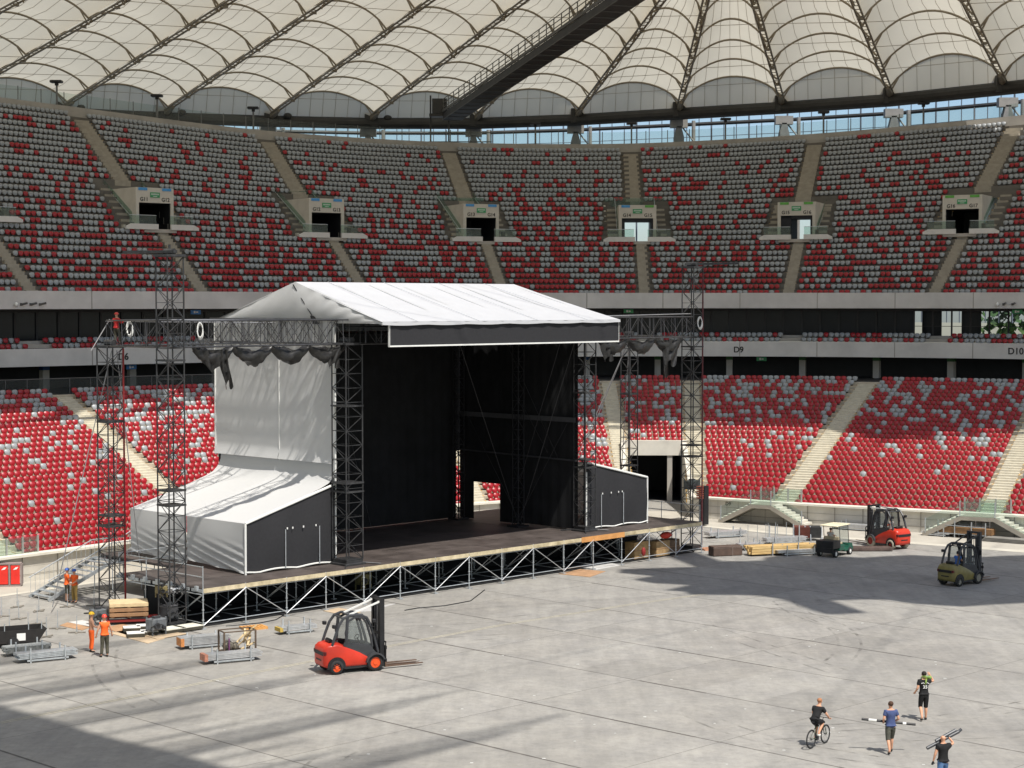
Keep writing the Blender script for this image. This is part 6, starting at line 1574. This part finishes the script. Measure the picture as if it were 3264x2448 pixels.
machine('black hoist machine on the deck behind the right guard rail', 2205, 1660, 1.2, .7, 1.0, (.035,.045,.045), DZ)
machine('winch on a white plate under the stage behind the red forklift', 1158, 1880, .8, .6, .9, (.30,.26,.12))
machine('winch in the dark under the right part of the stage', 1845, 1790, .7, .6, .8, (.06,.06,.06))
o = th('red_ladder_stack', 'red and dark bundle standing at the right corner of the stage', 'stack', 2243, 1676, AZ); o.location.z = .0; m = mb(); m.box(-.25,.25,-.25,.25,.1,2.9); m.build('dark_post', black_p, o); m = mb()
for k in range(6): m.box(-.62,-.28,-.2,.2,2.0+k*.16,2.1+k*.16)
m.build('red_pieces', mat('brown_red', (.28,.08,.05), .7, .4, 6), o)
# material stored under the right end of the stage
for k, (s_, d_, w, h, c_, l) in enumerate(((34.2,1.2,1.5,1.1,(.42,.27,.12),'plywood box stored under the right end of the stage, left one'),(36.0,1.0,1.3,1.0,(.38,.25,.12),'plywood box stored under the right end of the stage, middle one'),(37.6,1.4,1.1,.9,(.16,.10,.06),'dark brown box stored under the right end of the stage'))):
    o = sthing('storage_box', l, 'box', s_, d_, 0, 'boxes stored under the stage'); mb().bbox(-w/2,w/2,-.4,.4,.05,h,.02).build('box', mat('store_%d' % k, c_, .7, .3, 3), o); mb().box(-w/2-.01,w/2+.01,-.41,.41,h*.5,h*.5+.04).build('batten', timber_b, o)
o = sthing('red_tarpaulin', 'red tarpaulin bundle hanging under the right end of the stage', 'tarpaulin', 36.2, .55, 1.35); m = mb(); m.smooth = True; m.ell((0,0,0),(.55,.2,.22),12,8); m.build('bundle', mat('tarp_red', (.60,.05,.03), .6, .2, 3), o)
o = sthing('red_sack', 'small dark red sack hanging at the right front legs', 'sack', 33.2, -.15, .45); m = mb(); m.smooth = True; m.ell((0,0,.2),(.16,.12,.28),10,7); m.build('sack', mat('sack_red', (.25,.02,.02), .7), o)
# litter
m = mb()
for k in range(60):
    p = at_z(random.uniform(650,3100), random.uniform(1980,2440), .006); s_ = random.uniform(.02,.06); m.box(p.x-s_,p.x+s_,p.y-s_*.6,p.y+s_*.6,.002,.012)
tag(m.build('litter', mat('litter_white', (.6,.6,.58), .8)), 'tiny pale scraps scattered over the arena floor', 'litter', None, 'stuff')
# cables snaking from the stage front
for k, (pts, l) in enumerate((([(1290,1945),(1330,1938),(1420,1930),(1500,1915),(1545,1880)],'thin black cable on the floor along the stage front, middle'),([(720,1995),(760,1992),(830,1985),(880,1975),(905,1960)],'thin black cable on the floor by the front left legs'))):
    m = mb(); P_ = [at_z(x, y, .03) for x, y in pts]; m.path(P_, .025, 5); tag(m.build('floor_cable', black_p), l, 'cable')
o = thing('concourse_railing', 'grey glass railing behind the top row of the left lower blocks', 'railing')
m = mb(); p_ = mb(); T3_ = [t for t in np.arange(-1, 2.4, .12)]
for a, b in zip(T3_, T3_[1:]):
    q = [V3(low_pt(a,1.02),9.2),V3(low_pt(b,1.02),9.2),V3(low_pt(b,1.02),10.35),V3(low_pt(a,1.02),10.35)]; m.add(q, [(0,1,2,3)]); p_.tube(q[0], q[3], .03, 5); p_.tube(q[3], q[2], .035, 5)
m.build('pane', glass('rail_glass', (.45,.50,.48), .2), o); p_.build('post', mat('rail_post', (.12,.12,.12), .6), o)
